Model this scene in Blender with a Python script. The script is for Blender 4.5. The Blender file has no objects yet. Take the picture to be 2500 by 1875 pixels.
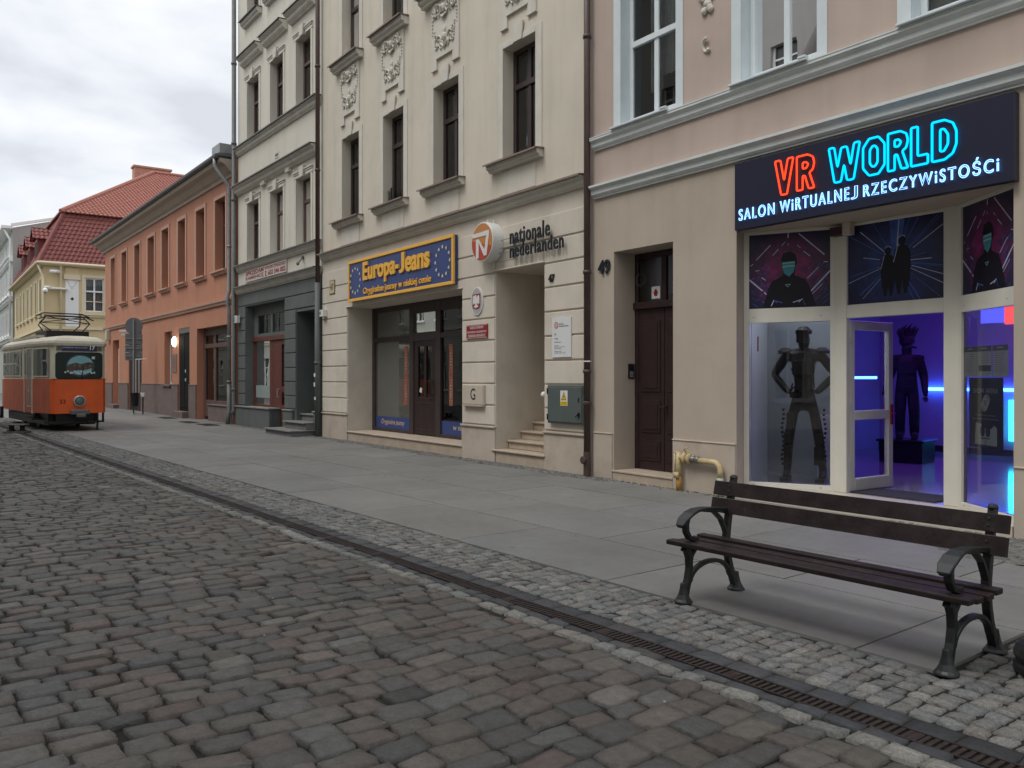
import bpy, bmesh, math, random
import numpy as np
from mathutils import Vector, Matrix
R = math.radians
rnd = random.Random(11)
nrs = np.random.RandomState(5)
S = bpy.context.scene
COL = S.collection

# ---------------------------------------------------------------- camera
cam = bpy.data.cameras.new('camera')
cam.sensor_width = 36.0
cam.lens = 36.0 * 2040 / 2500
cam.shift_y = -15.5 / 2500
cam.clip_start = 0.05
cam.clip_end = 2000
co = bpy.data.objects.new('camera', cam)
COL.objects.link(co)
co.location = (0, 0, 1.6)
co.rotation_euler = (R(90), 0, R(90 - 35.31))
S.camera = co

# ---------------------------------------------------------------- sky and sun (overcast evening)
W = bpy.data.worlds.new('World')
S.world = W
W.use_nodes = True
nt = W.node_tree
nt.nodes.clear()
def wn(t, **k):
    n = nt.nodes.new(t)
    for a, b in k.items():
        setattr(n, a, b)
    return n
out = wn('ShaderNodeOutputWorld')
bg = wn('ShaderNodeBackground')
sky = wn('ShaderNodeTexSky')
sky.sky_type = 'NISHITA'
sky.sun_disc = False
sky.sun_elevation = R(58)
sky.sun_rotation = R(184)
tc = wn('ShaderNodeTexCoord')
sep = wn('ShaderNodeSeparateXYZ')
nt.links.new(tc.outputs['Generated'], sep.inputs[0])
mp = wn('ShaderNodeMapping')
mp.inputs['Scale'].default_value = (1.0, 1.0, 2.3)
mp.inputs['Location'].default_value = (3.3, 1.2, 0.35)
nt.links.new(tc.outputs['Generated'], mp.inputs[0])
nz = wn('ShaderNodeTexNoise')
nz.inputs['Scale'].default_value = 3.4
nz.inputs['Detail'].default_value = 5
nz.inputs['Roughness'].default_value = 0.5
nz.inputs['Distortion'].default_value = 0.25
nt.links.new(mp.outputs[0], nz.inputs['Vector'])
cr = wn('ShaderNodeValToRGB')
cr.color_ramp.elements[0].position = 0.39
cr.color_ramp.elements[0].color = (0.78, 0.81, 0.87, 1)
cr.color_ramp.elements[1].position = 0.57
cr.color_ramp.elements[1].color = (1.10, 1.11, 1.12, 1)
e = cr.color_ramp.elements.new(0.47)
e.color = (0.93, 0.965, 1.02, 1)
nt.links.new(nz.outputs['Fac'], cr.inputs[0])
zr = wn('ShaderNodeMapRange')           # overcast sky: brighter towards the zenith
zr.inputs['From Min'].default_value = 0.45
zr.inputs['From Max'].default_value = 1.0
zr.inputs['To Min'].default_value = 1.0
zr.inputs['To Max'].default_value = 1.75
nt.links.new(sep.outputs['Z'], zr.inputs['Value'])
mul = wn('ShaderNodeMixRGB', blend_type='MULTIPLY')
mul.inputs[0].default_value = 1
nt.links.new(cr.outputs[0], mul.inputs[1])
nt.links.new(zr.outputs[0], mul.inputs[2])
sc = wn('ShaderNodeMixRGB', blend_type='MULTIPLY')
sc.inputs[0].default_value = 1
sc.inputs[2].default_value = (0.1, 0.1, 0.1, 1)
nt.links.new(sky.outputs[0], sc.inputs[1])
mx = wn('ShaderNodeMixRGB')
mx.inputs[0].default_value = 0.9
nt.links.new(sc.outputs[0], mx.inputs[1])
nt.links.new(mul.outputs[0], mx.inputs[2])
nt.links.new(mx.outputs[0], bg.inputs['Color'])
bg.inputs['Strength'].default_value = 1.0
nt.links.new(bg.outputs[0], out.inputs[0])

sl = bpy.data.lights.new('sun', 'SUN')
sl.energy = 1.5
sl.angle = R(22)
sl.color = (1.0, 0.96, 0.90)
so = bpy.data.objects.new('sun', sl)
COL.objects.link(so)
so.rotation_euler = (R(32), 0, R(-4))
S.view_settings.view_transform = 'Standard'
S.view_settings.look = 'None'
S.view_settings.exposure = 0.0
S.view_settings.gamma = 1.0
S.view_settings.use_curve_mapping = False
S.cycles.max_bounces = 8
S.cycles.transparent_max_bounces = 12
S.cycles.use_denoising = True

# ---------------------------------------------------------------- materials
def rgb(*a):
    return (a[0], a[1], a[2], 1)
class NT:
    def __init__(s, name):
        s.m = bpy.data.materials.new(name)
        s.m.use_nodes = True
        s.t = s.m.node_tree
        s.t.nodes.clear()
        s.out = s.n('ShaderNodeOutputMaterial')
    def n(s, t, **k):
        x = s.t.nodes.new(t)
        for a, b in k.items():
            setattr(x, a, b)
        return x
    def l(s, a, b):
        s.t.links.new(a, b)
    def noise(s, vec, scale, detail=4, rough=.55, sc3=None, loc=None):
        if sc3 is not None or loc is not None:
            mp = s.n('ShaderNodeMapping')
            if sc3 is not None: mp.inputs['Scale'].default_value = sc3
            if loc is not None: mp.inputs['Location'].default_value = loc
            s.l(vec, mp.inputs[0]); vec = mp.outputs[0]
        z = s.n('ShaderNodeTexNoise')
        z.inputs['Scale'].default_value = scale
        z.inputs['Detail'].default_value = detail
        z.inputs['Roughness'].default_value = rough
        s.l(vec, z.inputs['Vector'])
        return z.outputs['Fac']
    def rng(s, v, a, b, c, d):
        r = s.n('ShaderNodeMapRange')
        r.inputs['From Min'].default_value = a; r.inputs['From Max'].default_value = b
        r.inputs['To Min'].default_value = c; r.inputs['To Max'].default_value = d
        s.l(v, r.inputs['Value'])
        return r.outputs[0]
    def mix(s, fac, a, b, mode='MIX'):
        m = s.n('ShaderNodeMixRGB', blend_type=mode)
        for i, v in ((0, fac), (1, a), (2, b)):
            if isinstance(v, (int, float)): m.inputs[i].default_value = v
            elif isinstance(v, tuple): m.inputs[i].default_value = v if len(v) == 4 else rgb(*v)
            else: s.l(v, m.inputs[i])
        return m.outputs[0]

def M(name, col, rough=.8, var=.10, scale=3., bump=0., bscale=80., metal=0., streak=0., attr=False, spec=.35,
      stain=None, stain_amt=.0, fine=.0, rvar=0.):
    """procedural surface: blotchy colour noise, optional rain streaks, coloured stains and fine grain bump"""
    a = NT(name)
    tc = a.n('ShaderNodeTexCoord').outputs['Object']
    p = a.n('ShaderNodeBsdfPrincipled')
    if attr:
        at = a.n('ShaderNodeVertexColor'); at.layer_name = 'Col'
        c = at.outputs[0]
    else:
        rg = a.n('ShaderNodeRGB'); rg.outputs[0].default_value = rgb(*col); c = rg.outputs[0]
    if var:
        f = a.rng(a.noise(tc, scale, 6, .6), .3, .7, 1 - var, 1 + var)
        c = a.mix(1., c, f, 'MULTIPLY')
    if fine:
        f = a.rng(a.noise(tc, 150, 3, .7), .3, .7, 1 - fine, 1 + fine)
        c = a.mix(1., c, f, 'MULTIPLY')
    if streak:
        f = a.rng(a.noise(tc, 1., 6, .6, sc3=(3.1, 3.1, .22)), .46, .76, 1, 1 - streak)
        c = a.mix(1., c, f, 'MULTIPLY')
    if stain is not None:
        f = a.rng(a.noise(tc, scale * .6, 5, .65, loc=(7, 3, 5)), .52, .70, 0, stain_amt)
        c = a.mix(f, c, stain)
    a.l(c, p.inputs['Base Color'])
    p.inputs['Roughness'].default_value = rough
    if rvar:
        a.l(a.rng(a.noise(tc, scale * 2.3, 4, .6), .3, .7, rough - rvar, rough + rvar), p.inputs['Roughness'])
    p.inputs['Metallic'].default_value = metal
    p.inputs['Specular IOR Level'].default_value = spec
    if bump:
        b = a.n('ShaderNodeBump')
        b.inputs['Strength'].default_value = bump
        b.inputs['Distance'].default_value = .01
        a.l(a.noise(tc, bscale, 5, .65), b.inputs['Height'])
        a.l(b.outputs[0], p.inputs['Normal'])
    a.l(p.outputs[0], a.out.inputs[0])
    return a.m

def EM(name, col, s):
    a = NT(name)
    e = a.n('ShaderNodeEmission')
    e.inputs[0].default_value = rgb(*col); e.inputs[1].default_value = s
    a.l(e.outputs[0], a.out.inputs[0])
    return a.m

def GL(name, tint=(.9, .94, .93), boost=1.0, rough=.0, ior=1.55, film=0., filmcol=(.3, .32, .3), wob=0.02):
    """window pane: clear or filmed glass with a mirror reflection that grows at grazing angles"""
    a = NT(name)
    tr = a.n('ShaderNodeBsdfTransparent'); tr.inputs[0].default_value = rgb(*tint)
    gl = a.n('ShaderNodeBsdfGlossy'); gl.inputs['Roughness'].default_value = rough
    gl.inputs[0].default_value = (1, 1, 1, 1)
    if wob:
        tc = a.n('ShaderNodeTexCoord').outputs['Object']
        b = a.n('ShaderNodeBump'); b.inputs['Strength'].default_value = wob; b.inputs['Distance'].default_value = .05
        a.l(a.noise(tc, 1.3, 2), b.inputs['Height']); a.l(b.outputs[0], gl.inputs['Normal'])
    base = tr.outputs[0]
    if film:
        d = a.n('ShaderNodeBsdfDiffuse'); d.inputs[0].default_value = rgb(*filmcol)
        m0 = a.n('ShaderNodeMixShader'); m0.inputs[0].default_value = film
        a.l(base, m0.inputs[1]); a.l(d.outputs[0], m0.inputs[2]); base = m0.outputs[0]
    fr = a.n('ShaderNodeFresnel'); fr.inputs[0].default_value = ior
    f = a.rng(fr.outputs[0], 0, 1, .03 * boost, 1)
    m = a.n('ShaderNodeMixShader')
    a.l(f, m.inputs[0]); a.l(base, m.inputs[1]); a.l(gl.outputs[0], m.inputs[2])
    a.l(m.outputs[0], a.out.inputs[0])
    return a.m

PL = dict(bump=.25, bscale=90)
m_pink = M('pink_beige_plaster', (.47, .378, .326), var=.06, scale=.8, streak=.09, stain=(.36, .30, .265), stain_amt=.35, **PL)
m_beige = M('beige_plaster', (.445, .38, .31), var=.06, scale=.8, streak=.09, stain=(.35, .295, .245), stain_amt=.4, **PL)
m_white_trim = M('pale_blue_white_trim', (.60, .66, .68), var=.04, scale=4, bump=.1, bscale=60)
m_grey_trim = M('pale_grey_stucco', (.60, .63, .62), var=.06, scale=3, streak=.12, bump=.15, bscale=70)
m_cream = M('cream_plaster', (.61, .56, .465), var=.06, scale=.9, streak=.13, stain=(.47, .43, .37), stain_amt=.45, **PL)
m_rust_blk = M('pale_cream_blocks', (.595, .54, .46), var=.07, scale=1.6, streak=.07, stain=(.42, .37, .31), stain_amt=.4, **PL)
m_cream2 = M('off_white_plaster', (.62, .59, .51), var=.05, scale=1.1, streak=.10, **PL)
m_trim2 = M('cream_stucco_trim', (.60, .57, .50), var=.06, scale=4, streak=.15, bump=.2, bscale=60)
m_plinth = M('cream_plinth_render', (.455, .39, .325), var=.08, scale=2, stain=(.30, .24, .19), stain_amt=.6, bump=.2)
m_step = M('stone_step', (.42, .345, .27), var=.10, scale=5, bump=.15, rough=.65, stain=(.28, .23, .18), stain_amt=.4)
m_gframe = M('grey_painted_shopfront', (.105, .118, .115), var=.10, scale=2.2, streak=.15, rough=.6, bump=.15)
m_gframe_l = M('grey_edge_paint', (.20, .21, .20), var=.10, scale=2, rough=.6)
m_orange = M('terracotta_plaster', (.45, .205, .128), var=.07, scale=.8, streak=.08, stain=(.36, .17, .12), stain_amt=.4, **PL)
m_orange_d = M('terracotta_trim', (.50, .31, .235), var=.06, scale=2, streak=.1, bump=.15)
m_granite = M('reddish_granite_plinth', (.155, .118, .108), var=.16, scale=4, fine=.2, stain=(.10, .08, .075), stain_amt=.5, bump=.1)
m_eave = M('beige_eave_boards', (.40, .335, .27), var=.06, scale=2, streak=.1)
m_yellow = M('pale_yellow_plaster', (.62, .50, .30), var=.05, scale=.6, streak=.08, bump=.1)
m_ytrim = M('pale_yellow_trim', (.68, .60, .42), var=.05, scale=1)
m_white = M('white_paint', (.78, .79, .78), var=.04, scale=2, rough=.5)
m_farwhite = M('pale_green_white_plaster', (.40, .43, .385), var=.05, scale=.5, streak=.1)
m_fargrey = M('grey_gable_render', (.34, .33, .315), var=.06, scale=.4, streak=.08)
m_sheet = M('dark_sheet_metal', (.10, .10, .10), rough=.45, var=.15, metal=.6)
m_sill_br = M('brown_sheet_metal', (.20, .145, .12), rough=.5, var=.12, scale=6)
m_pipe_br = M('brown_drainpipe', (.075, .048, .043), rough=.4, var=.18, scale=5, rvar=.1)
m_pipe_gr = M('grey_zinc_pipe', (.27, .285, .29), rough=.45, var=.15, scale=5, metal=.3)
m_pipe_dk = M('dark_grey_pipe', (.12, .125, .12), rough=.5, var=.15, scale=5)
m_brown_w = M('dark_brown_window_frame', (.045, .032, .030), rough=.45, var=.15, scale=8)
m_brown_w2 = M('red_brown_window_frame', (.115, .070, .060), rough=.5, var=.15, scale=8)
m_whiteframe = M('white_window_frame', (.66, .71, .73), rough=.4, var=.03)
m_upvc = M('cream_white_shop_frame', (.63, .615, .545), rough=.4, var=.05, scale=3, streak=.06)
m_redwood = M('dark_red_door_wood', (.115, .035, .026), rough=.45, var=.2, scale=10)
m_door_br = M('dark_brown_door', (.030, .016, .017), rough=.42, var=.2, scale=8)
m_black = M('black_paint', (.014, .014, .015), rough=.35, var=.2, scale=8)
m_black_mt = M('matt_black_door', (.010, .010, .011), rough=.85, var=.2, spec=.15)
m_dark = M('dark_interior', (.035, .034, .033), rough=.9, var=.1)
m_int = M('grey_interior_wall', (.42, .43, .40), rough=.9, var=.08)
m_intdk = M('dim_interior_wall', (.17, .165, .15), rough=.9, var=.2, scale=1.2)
m_curtain = M('net_curtain', (.55, .56, .55), rough=.95, var=.12, scale=9)
m_curtain_d = M('grey_curtain', (.36, .375, .38), rough=.95, var=.2, scale=5)
g_win = GL('window_glass', tint=(.80, .85, .86), boost=1.2)
g_shop = GL('shop_glass', tint=(.80, .84, .82), boost=1.3)
g_arc = GL('arcade_glass', tint=(.86, .88, .9), boost=.5, ior=1.5)
g_film = GL('filmed_glass', tint=(.5, .52, .5), boost=1.2, film=.55, filmcol=(.20, .205, .185))
m_roof = M('red_clay_tiles', (.19, .060, .052), rough=.7, var=.15, scale=3)
m_roof2 = M('pale_red_clay_tiles', (.36, .15, .115), rough=.7, var=.12, scale=3)
m_brick = M('pale_brick', (.42, .22, .16), rough=.9, var=.15, scale=6)
m_flatroof = M('grey_roof_felt', (.12, .12, .12), rough=.9)
m_cast = M('dark_green_cast_iron', (.0105, .0125, .0130), rough=.45, var=.25, scale=12, spec=.5)
m_slat = M('dark_brown_varnished_slat', (.017, .010, .011), rough=.48, var=.45, scale=7, stain=(.045, .037, .033), stain_amt=.35, bump=.2, bscale=40, rvar=.12)
m_slat_worn = M('worn_slat_edge', (.22, .19, .155), rough=.8, var=.3, scale=14)
m_mortar = M('dark_joint_soil', (.017, .0155, .013), rough=1, var=.35, scale=18, bump=.6, bscale=120, stain=(.026, .029, .016), stain_amt=.7)
m_cob = M('worn_cobblestone', (1, 1, 1), attr=True, rough=.66, var=.22, scale=17, fine=.22, bump=.75, bscale=48, rvar=.12, spec=.4)
m_sett = M('granite_sett', (1, 1, 1), attr=True, rough=.85, var=.34, scale=42, fine=.30, bump=.9, bscale=75)
m_iron = M('rusty_iron', (.025, .0175, .0155), rough=.75, var=.35, scale=20, bump=.3, bscale=90)
m_tram_o = M('tram_orange_paint', (.70, .115, .026), rough=.36, var=.10, scale=2, streak=.10, stain=(.40, .09, .04), stain_amt=.3)
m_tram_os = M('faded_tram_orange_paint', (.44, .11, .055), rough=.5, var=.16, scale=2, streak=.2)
m_tram_c = M('tram_cream_paint', (.60, .56, .44), rough=.35, var=.06, scale=2, streak=.1)
m_tram_roof = M('tram_roof_cream', (.50, .46, .36), rough=.5, var=.1, scale=3)
m_navy = M('navy_panel', (.030, .033, .085), rough=.35, var=.08)
m_ejblue = M('blue_sign_panel', (.037, .060, .19), rough=.45, var=.05, scale=2)
m_ejyel = M('ochre_yellow_letter', (.80, .43, .06), rough=.5, var=.04)
m_ejstar = M('pale_cream_star', (.62, .58, .44), rough=.5, var=.04)
m_letter_dk = M('dark_navy_letter', (.016, .020, .026), rough=.35, var=.05)
m_nn_or = M('orange_logo_face', (.50, .20, .055), rough=.4, var=.03)
m_nn_rd = M('red_logo_face', (.42, .058, .035), rough=.4, var=.03)
m_nn_w = M('white_sign_plastic', (.66, .66, .63), rough=.4, var=.05)
m_red = M('carmine_enamel', (.26, .016, .022), rough=.35, var=.06)
m_silver = M('brushed_silver', (.50, .50, .50), rough=.4, metal=.4, var=.05)
m_elec = M('grey_green_cabinet', (.085, .105, .098), rough=.5, var=.08, streak=.06)
m_warn = M('warning_yellow', (.70, .48, .02), rough=.5, var=.03)
m_paper = M('white_paper', (.62, .64, .64), rough=.8, var=.05)
m_gasbeige = M('beige_gas_cover', (.50, .44, .36), rough=.6, var=.06)
m_gasyel = M('old_yellow_pipe_paint', (.50, .40, .22), rough=.5, var=.15, scale=14, stain=(.25, .12, .06), stain_amt=.7)
m_gasyel2 = M('ochre_pipe_paint', (.36, .20, .045), rough=.6, var=.15, scale=10)
m_gasgreen = M('pale_green_pipe_paint', (.36, .42, .33), rough=.6, var=.12, scale=10)
m_signback = M('galvanised_sign_back', (.135, .145, .155), rough=.5, var=.08, metal=.2)
m_bandtext = M('burgundy_print', (.20, .030, .040), rough=.7, var=.05)
m_banner = M('pale_pink_banner', (.55, .47, .43), rough=.8, var=.05)
m_signdark = M('anthracite_sign_panel', (.017, .019, .040), rough=.38, var=.05)
m_tile_out = M('beige_threshold_tile', (.50, .455, .38), rough=.38, var=.06, scale=2)
m_tile_in = M('polished_grey_tile', (.30, .30, .32), rough=.10, var=.05, scale=2, spec=.6)
m_arcwall = M('lilac_grey_wall', (.42, .38, .52), rough=.85, var=.04)
m_partition = M('slate_partition', (.26, .27, .285), rough=.8, var=.08)
m_statue = M('oxidised_scrap_metal', (.020, .016, .013), rough=.42, metal=.6, var=.45, scale=18, bump=.9, bscale=35, rvar=.15)
m_statue2 = M('black_scrap_metal', (.012, .012, .014), rough=.6, metal=.0, var=.3, scale=18, bump=.8, bscale=35)
e_blue = EM('blue_led_tube', (.03, .12, 1.0), 22)
e_cyan = EM('cyan_led_tube', (.02, .62, 1.0), 9)
e_violet = EM('violet_fill_panel', (.32, .075, 1.0), 5.5)
e_coolfill = EM('cool_fill_lamp', (.80, .92, 1.0), 26)
e_bluep = EM('blue_led_panel', (.08, .09, 1.0), 1.6)
e_redp = EM('red_led_panel', (1.0, .08, .10), 1.4)
e_nred = EM('red_neon_tube', (1.0, .055, .016), 2.1)
e_ncyan = EM('cyan_neon_tube', (.0, .46, 1.0), 2.3)
e_nwhite = EM('ice_white_neon_tube', (.22, .46, 1.0), 3.4)
e_lamp = EM('lit_lamp_globe', (1.0, .84, .62), 14)

def poster_mat(name, c0, c1, centre, rad):
    """printed poster: coloured glow of the print round a centre plus mottled ink"""
    a = NT(name)
    tc = a.n('ShaderNodeTexCoord').outputs['Object']
    mp = a.n('ShaderNodeMapping')
    mp.vector_type = 'TEXTURE'
    mp.inputs['Location'].default_value = (centre[0], 0, centre[1])
    mp.inputs['Scale'].default_value = (rad, rad, rad)
    a.l(tc, mp.inputs[0])
    g = a.n('ShaderNodeTexGradient'); g.gradient_type = 'SPHERICAL'
    a.l(mp.outputs[0], g.inputs[0])
    nn = a.rng(a.noise(tc, 7, 5, .65), .35, .7, .15, 1.3)
    f = a.n('ShaderNodeMath', operation='MULTIPLY'); a.l(g.outputs['Fac'], f.inputs[0]); a.l(nn, f.inputs[1])
    c = a.mix(f.outputs[0], c0, c1)
    p = a.n('ShaderNodeBsdfPrincipled'); p.inputs['Roughness'].default_value = .3
    a.l(c, p.inputs['Base Color']); a.l(p.outputs[0], a.out.inputs[0])
    return a.m

def paving_mat():
    a = NT('concrete_paving')
    tc = a.n('ShaderNodeTexCoord').outputs['Object']
    at = a.n('ShaderNodeVertexColor'); at.layer_name = 'Col'
    c = a.mix(1., at.outputs[0], a.rng(a.noise(tc, .7, 5, .6), .3, .7, .86, 1.14), 'MULTIPLY')
    c = a.mix(1., c, a.rng(a.noise(tc, 9, 5, .6), .3, .7, .93, 1.07), 'MULTIPLY')
    c = a.mix(1., c, a.rng(a.noise(tc, 240, 2, .5), .3, .7, .9, 1.1), 'MULTIPLY')
    # trodden spots and drips
    v = a.n('ShaderNodeTexVoronoi'); v.inputs['Scale'].default_value = 3.3; v.inputs['Randomness'].default_value = 1
    dn = a.n('ShaderNodeMapping'); dn.inputs['Scale'].default_value = (1, 1.5, 1); a.l(tc, dn.inputs[0])
    a.l(dn.outputs[0], v.inputs['Vector'])
    th = a.rng(a.noise(tc, 1.1, 2, .5, loc=(4, 9, 0)), .42, .7, 0, .14)
    sb = a.n('ShaderNodeMath', operation='SUBTRACT'); a.l(th, sb.inputs[0]); a.l(v.outputs['Distance'], sb.inputs[1])
    spot = a.rng(sb.outputs[0], 0, .02, 0, .7)
    c = a.mix(spot, c, (.06, .056, .05))
    f = a.rng(a.noise(tc, 1.4, 5, .7, loc=(1, 2, 3)), .55, .72, 0, .28)
    c = a.mix(f, c, (.10, .095, .085))
    p = a.n('ShaderNodeBsdfPrincipled')
    a.l(c, p.inputs['Base Color'])
    a.l(a.rng(a.noise(tc, 2.0, 4, .6), .3, .7, .55, .8), p.inputs['Roughness'])
    b = a.n('ShaderNodeBump'); b.inputs['Strength'].default_value = .15; b.inputs['Distance'].default_value = .005
    a.l(a.noise(tc, 120, 4, .6), b.inputs['Height']); a.l(b.outputs[0], p.inputs['Normal'])
    a.l(p.outputs[0], a.out.inputs[0])
    return a.m
m_pave = paving_mat()

# ---------------------------------------------------------------- mesh helpers
def perp(d):
    d = d.normalized()
    a = Vector((0, 0, 1)) if abs(d.z) < .9 else Vector((1, 0, 0))
    u = d.cross(a).normalized()
    return u, d.cross(u)

class MB:
    def __init__(s):
        s.v = []; s.f = []; s.m = []
    def quad(s, *p, m=0):
        i = len(s.v); s.v += [tuple(q) for q in p]; s.f.append(tuple(range(i, i + len(p)))); s.m.append(m)
    def box(s, x0, x1, y0, y1, z0, z1, m=0):
        i = len(s.v)
        s.v += [(x0, y0, z0), (x1, y0, z0), (x1, y1, z0), (x0, y1, z0), (x0, y0, z1), (x1, y0, z1), (x1, y1, z1), (x0, y1, z1)]
        for f in ((3, 2, 1, 0), (4, 5, 6, 7), (0, 1, 5, 4), (1, 2, 6, 5), (2, 3, 7, 6), (3, 0, 4, 7)):
            s.f.append(tuple(i + k for k in f)); s.m.append(m)
    def prism(s, pts, axis, a, b, m=0):
        n = len(pts); i = len(s.v)
        for t in (a, b):
            for p, q in pts:
                s.v.append({'x': (t, p, q), 'y': (p, t, q), 'z': (p, q, t)}[axis])
        s.f.append(tuple(range(i, i + n))[::-1]); s.m.append(m)
        s.f.append(tuple(range(i + n, i + 2 * n))); s.m.append(m)
        for k in range(n):
            j = (k + 1) % n
            s.f.append((i + k, i + j, i + n + j, i + n + k)); s.m.append(m)
    def tube(s, path, r, n=8, m=0, closed=False, flat=1.0):
        P = [Vector(p) for p in path]; N = len(P)
        rr = r if isinstance(r, (list, tuple)) else [r] * N
        i = len(s.v); u = None
        for k in range(N):
            if closed: d = P[(k + 1) % N] - P[k - 1]
            else: d = P[min(k + 1, N - 1)] - P[max(k - 1, 0)]
            if d.length < 1e-9: d = Vector((0, 0, 1))
            d.normalize()
            if u is None: u, w = perp(d)
            else:
                u = u - d * u.dot(d)
                if u.length < 1e-6: u, w = perp(d)
                u.normalize(); w = d.cross(u)
            for j in range(n):
                a = 2 * math.pi * j / n
                s.v.append(tuple(P[k] + (u * math.cos(a) + w * math.sin(a) * flat) * rr[k]))
        for k in range(N if closed else N - 1):
            for j in range(n):
                a = i + k * n + j; b = i + k * n + (j + 1) % n
                k2 = (k + 1) % N
                c = i + k2 * n + (j + 1) % n; d2 = i + k2 * n + j
                s.f.append((a, b, c, d2)); s.m.append(m)
        if not closed:
            s.f.append(tuple(i + j for j in range(n))[::-1]); s.m.append(m)
            s.f.append(tuple(i + (N - 1) * n + j for j in range(n))); s.m.append(m)
    def lathe(s, prof, c=(0, 0, 0), n=20, m=0, axis='z'):
        path = [{'z': (c[0], c[1], c[2] + h), 'y': (c[0], c[1] + h, c[2]), 'x': (c[0] + h, c[1], c[2])}[axis] for _, h in prof]
        # build rings directly, so flat steps stay flat
        i = len(s.v)
        for (r, h), p in zip(prof, path):
            for j in range(n):
                a = 2 * math.pi * j / n; ca, sa = math.cos(a) * r, math.sin(a) * r
                s.v.append({'z': (p[0] + ca, p[1] + sa, p[2]), 'y': (p[0] + ca, p[1], p[2] + sa), 'x': (p[0], p[1] + ca, p[2] + sa)}[axis])
        N = len(prof)
        for k in range(N - 1):
            for j in range(n):
                s.f.append((i + k * n + j, i + k * n + (j + 1) % n, i + (k + 1) * n + (j + 1) % n, i + (k + 1) * n + j)); s.m.append(m)
        s.f.append(tuple(i + j for j in range(n))[::-1]); s.m.append(m)
        s.f.append(tuple(i + (N - 1) * n + j for j in range(n))); s.m.append(m)
    def ball(s, c, r, n=8, m=0, sx=1, sy=1, sz=1):
        i = len(s.v); h = n // 2
        for k in range(h + 1):
            t = math.pi * k / h
            for j in range(n):
                a = 2 * math.pi * j / n
                s.v.append((c[0] + r * sx * math.sin(t) * math.cos(a), c[1] + r * sy * math.sin(t) * math.sin(a), c[2] + r * sz * math.cos(t)))
        for k in range(h):
            for j in range(n):
                s.f.append((i + k * n + j, i + (k + 1) * n + j, i + (k + 1) * n + (j + 1) % n, i + k * n + (j + 1) % n)); s.m.append(m)
    def wall(s, x0, x1, z0, z1, holes=(), y=0., m=0, mr=None):
        """a wall face with openings (x0,x1,z0,z1,depth) and their reveals"""
        xs = sorted({x0, x1, *[v for h in holes for v in h[:2] if x0 < v < x1]})
        zs = sorted({z0, z1, *[v for h in holes for v in h[2:4] if z0 < v < z1]})
        for a, b in zip(xs, xs[1:]):
            for c, d in zip(zs, zs[1:]):
                mx, mz = (a + b) / 2, (c + d) / 2
                if any(h[0] < mx < h[1] and h[2] < mz < h[3] for h in holes): continue
                s.quad((a, y, c), (b, y, c), (b, y, d), (a, y, d), m=m)
        k = m if mr is None else mr
        for a, b, c, d, t in holes:
            if not t: continue
            c2 = max(c, z0)
            s.quad((a, y, c2), (a, y, d), (a, y + t, d), (a, y + t, c2), m=k)
            s.quad((b, y, c2), (b, y + t, c2), (b, y + t, d), (b, y, d), m=k)
            s.quad((a, y, d), (b, y, d), (b, y + t, d), (a, y + t, d), m=k)
            s.quad((a, y, c2), (a, y + t, c2), (b, y + t, c2), (b, y, c2), m=k)
    def islands(s):
        par = list(range(len(s.v)))
        def find(a):
            while par[a] != a:
                par[a] = par[par[a]]; a = par[a]
            return a
        for f in s.f:
            r = find(f[0])
            for k in f[1:]: par[find(k)] = r
        g = {}
        for i, f in enumerate(s.f): g.setdefault(find(f[0]), []).append(i)
        return list(g.values())
    def split(s, name, mats, parent=None, **k):
        """one object per separate piece: islands that touch or nearly touch stay together"""
        isl = s.islands(); bx = []
        for fs in isl:
            P = np.array([s.v[i] for f in fs for i in s.f[f]]); bx.append((P.min(0), P.max(0)))
        n = len(isl); par = list(range(n))
        def find(a):
            while par[a] != a: a = par[a]
            return a
        for i in range(n):
            for j in range(i):
                gap = np.sqrt((np.maximum(0, np.maximum(bx[i][0] - bx[j][1], bx[j][0] - bx[i][1])) ** 2).sum())
                if gap <= max(.02, .5 * max((bx[i][1] - bx[i][0]).max(), (bx[j][1] - bx[j][0]).max())) * k.get('near', 1): par[find(i)] = find(j)
        k.pop('near', None); g = {}
        for i in range(n): g.setdefault(find(i), []).append(i)
        res = []
        for ids in g.values():
            m = MB(); mp = {}
            for a in ids:
                for f in isl[a]:
                    q = []
                    for v in s.f[f]:
                        if v not in mp: mp[v] = len(m.v); m.v.append(s.v[v])
                        q.append(mp[v])
                    m.f.append(tuple(q)); m.m.append(s.m[f])
            res.append(m.build(name, mats, parent, **k))
        return res
    def build(s, name, mats, parent=None, mat=None, smooth=False, bevel=0., seg=1, recalc=True, label=None):
        me = bpy.data.meshes.new(name)
        me.from_pydata(s.v, [], s.f)
        if not isinstance(mats, (list, tuple)): mats = [mats]
        for x in mats: me.materials.append(x)
        me.polygons.foreach_set('material_index', s.m)
        if recalc:
            bm = bmesh.new(); bm.from_mesh(me)
            bmesh.ops.recalc_face_normals(bm, faces=bm.faces)
            bm.to_mesh(me); bm.free()
        if smooth:
            me.polygons.foreach_set('use_smooth', [True] * len(me.polygons))
        me.update()
        o = bpy.data.objects.new(name, me)
        COL.objects.link(o)
        if parent is not None: o.parent = parent
        if mat is not None: o.matrix_local = mat
        if bevel:
            b = o.modifiers.new('edge', 'BEVEL'); b.width = bevel; b.segments = seg; b.limit_method = 'ANGLE'; b.angle_limit = R(40)
        if label: o['label'] = label
        return o

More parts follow.
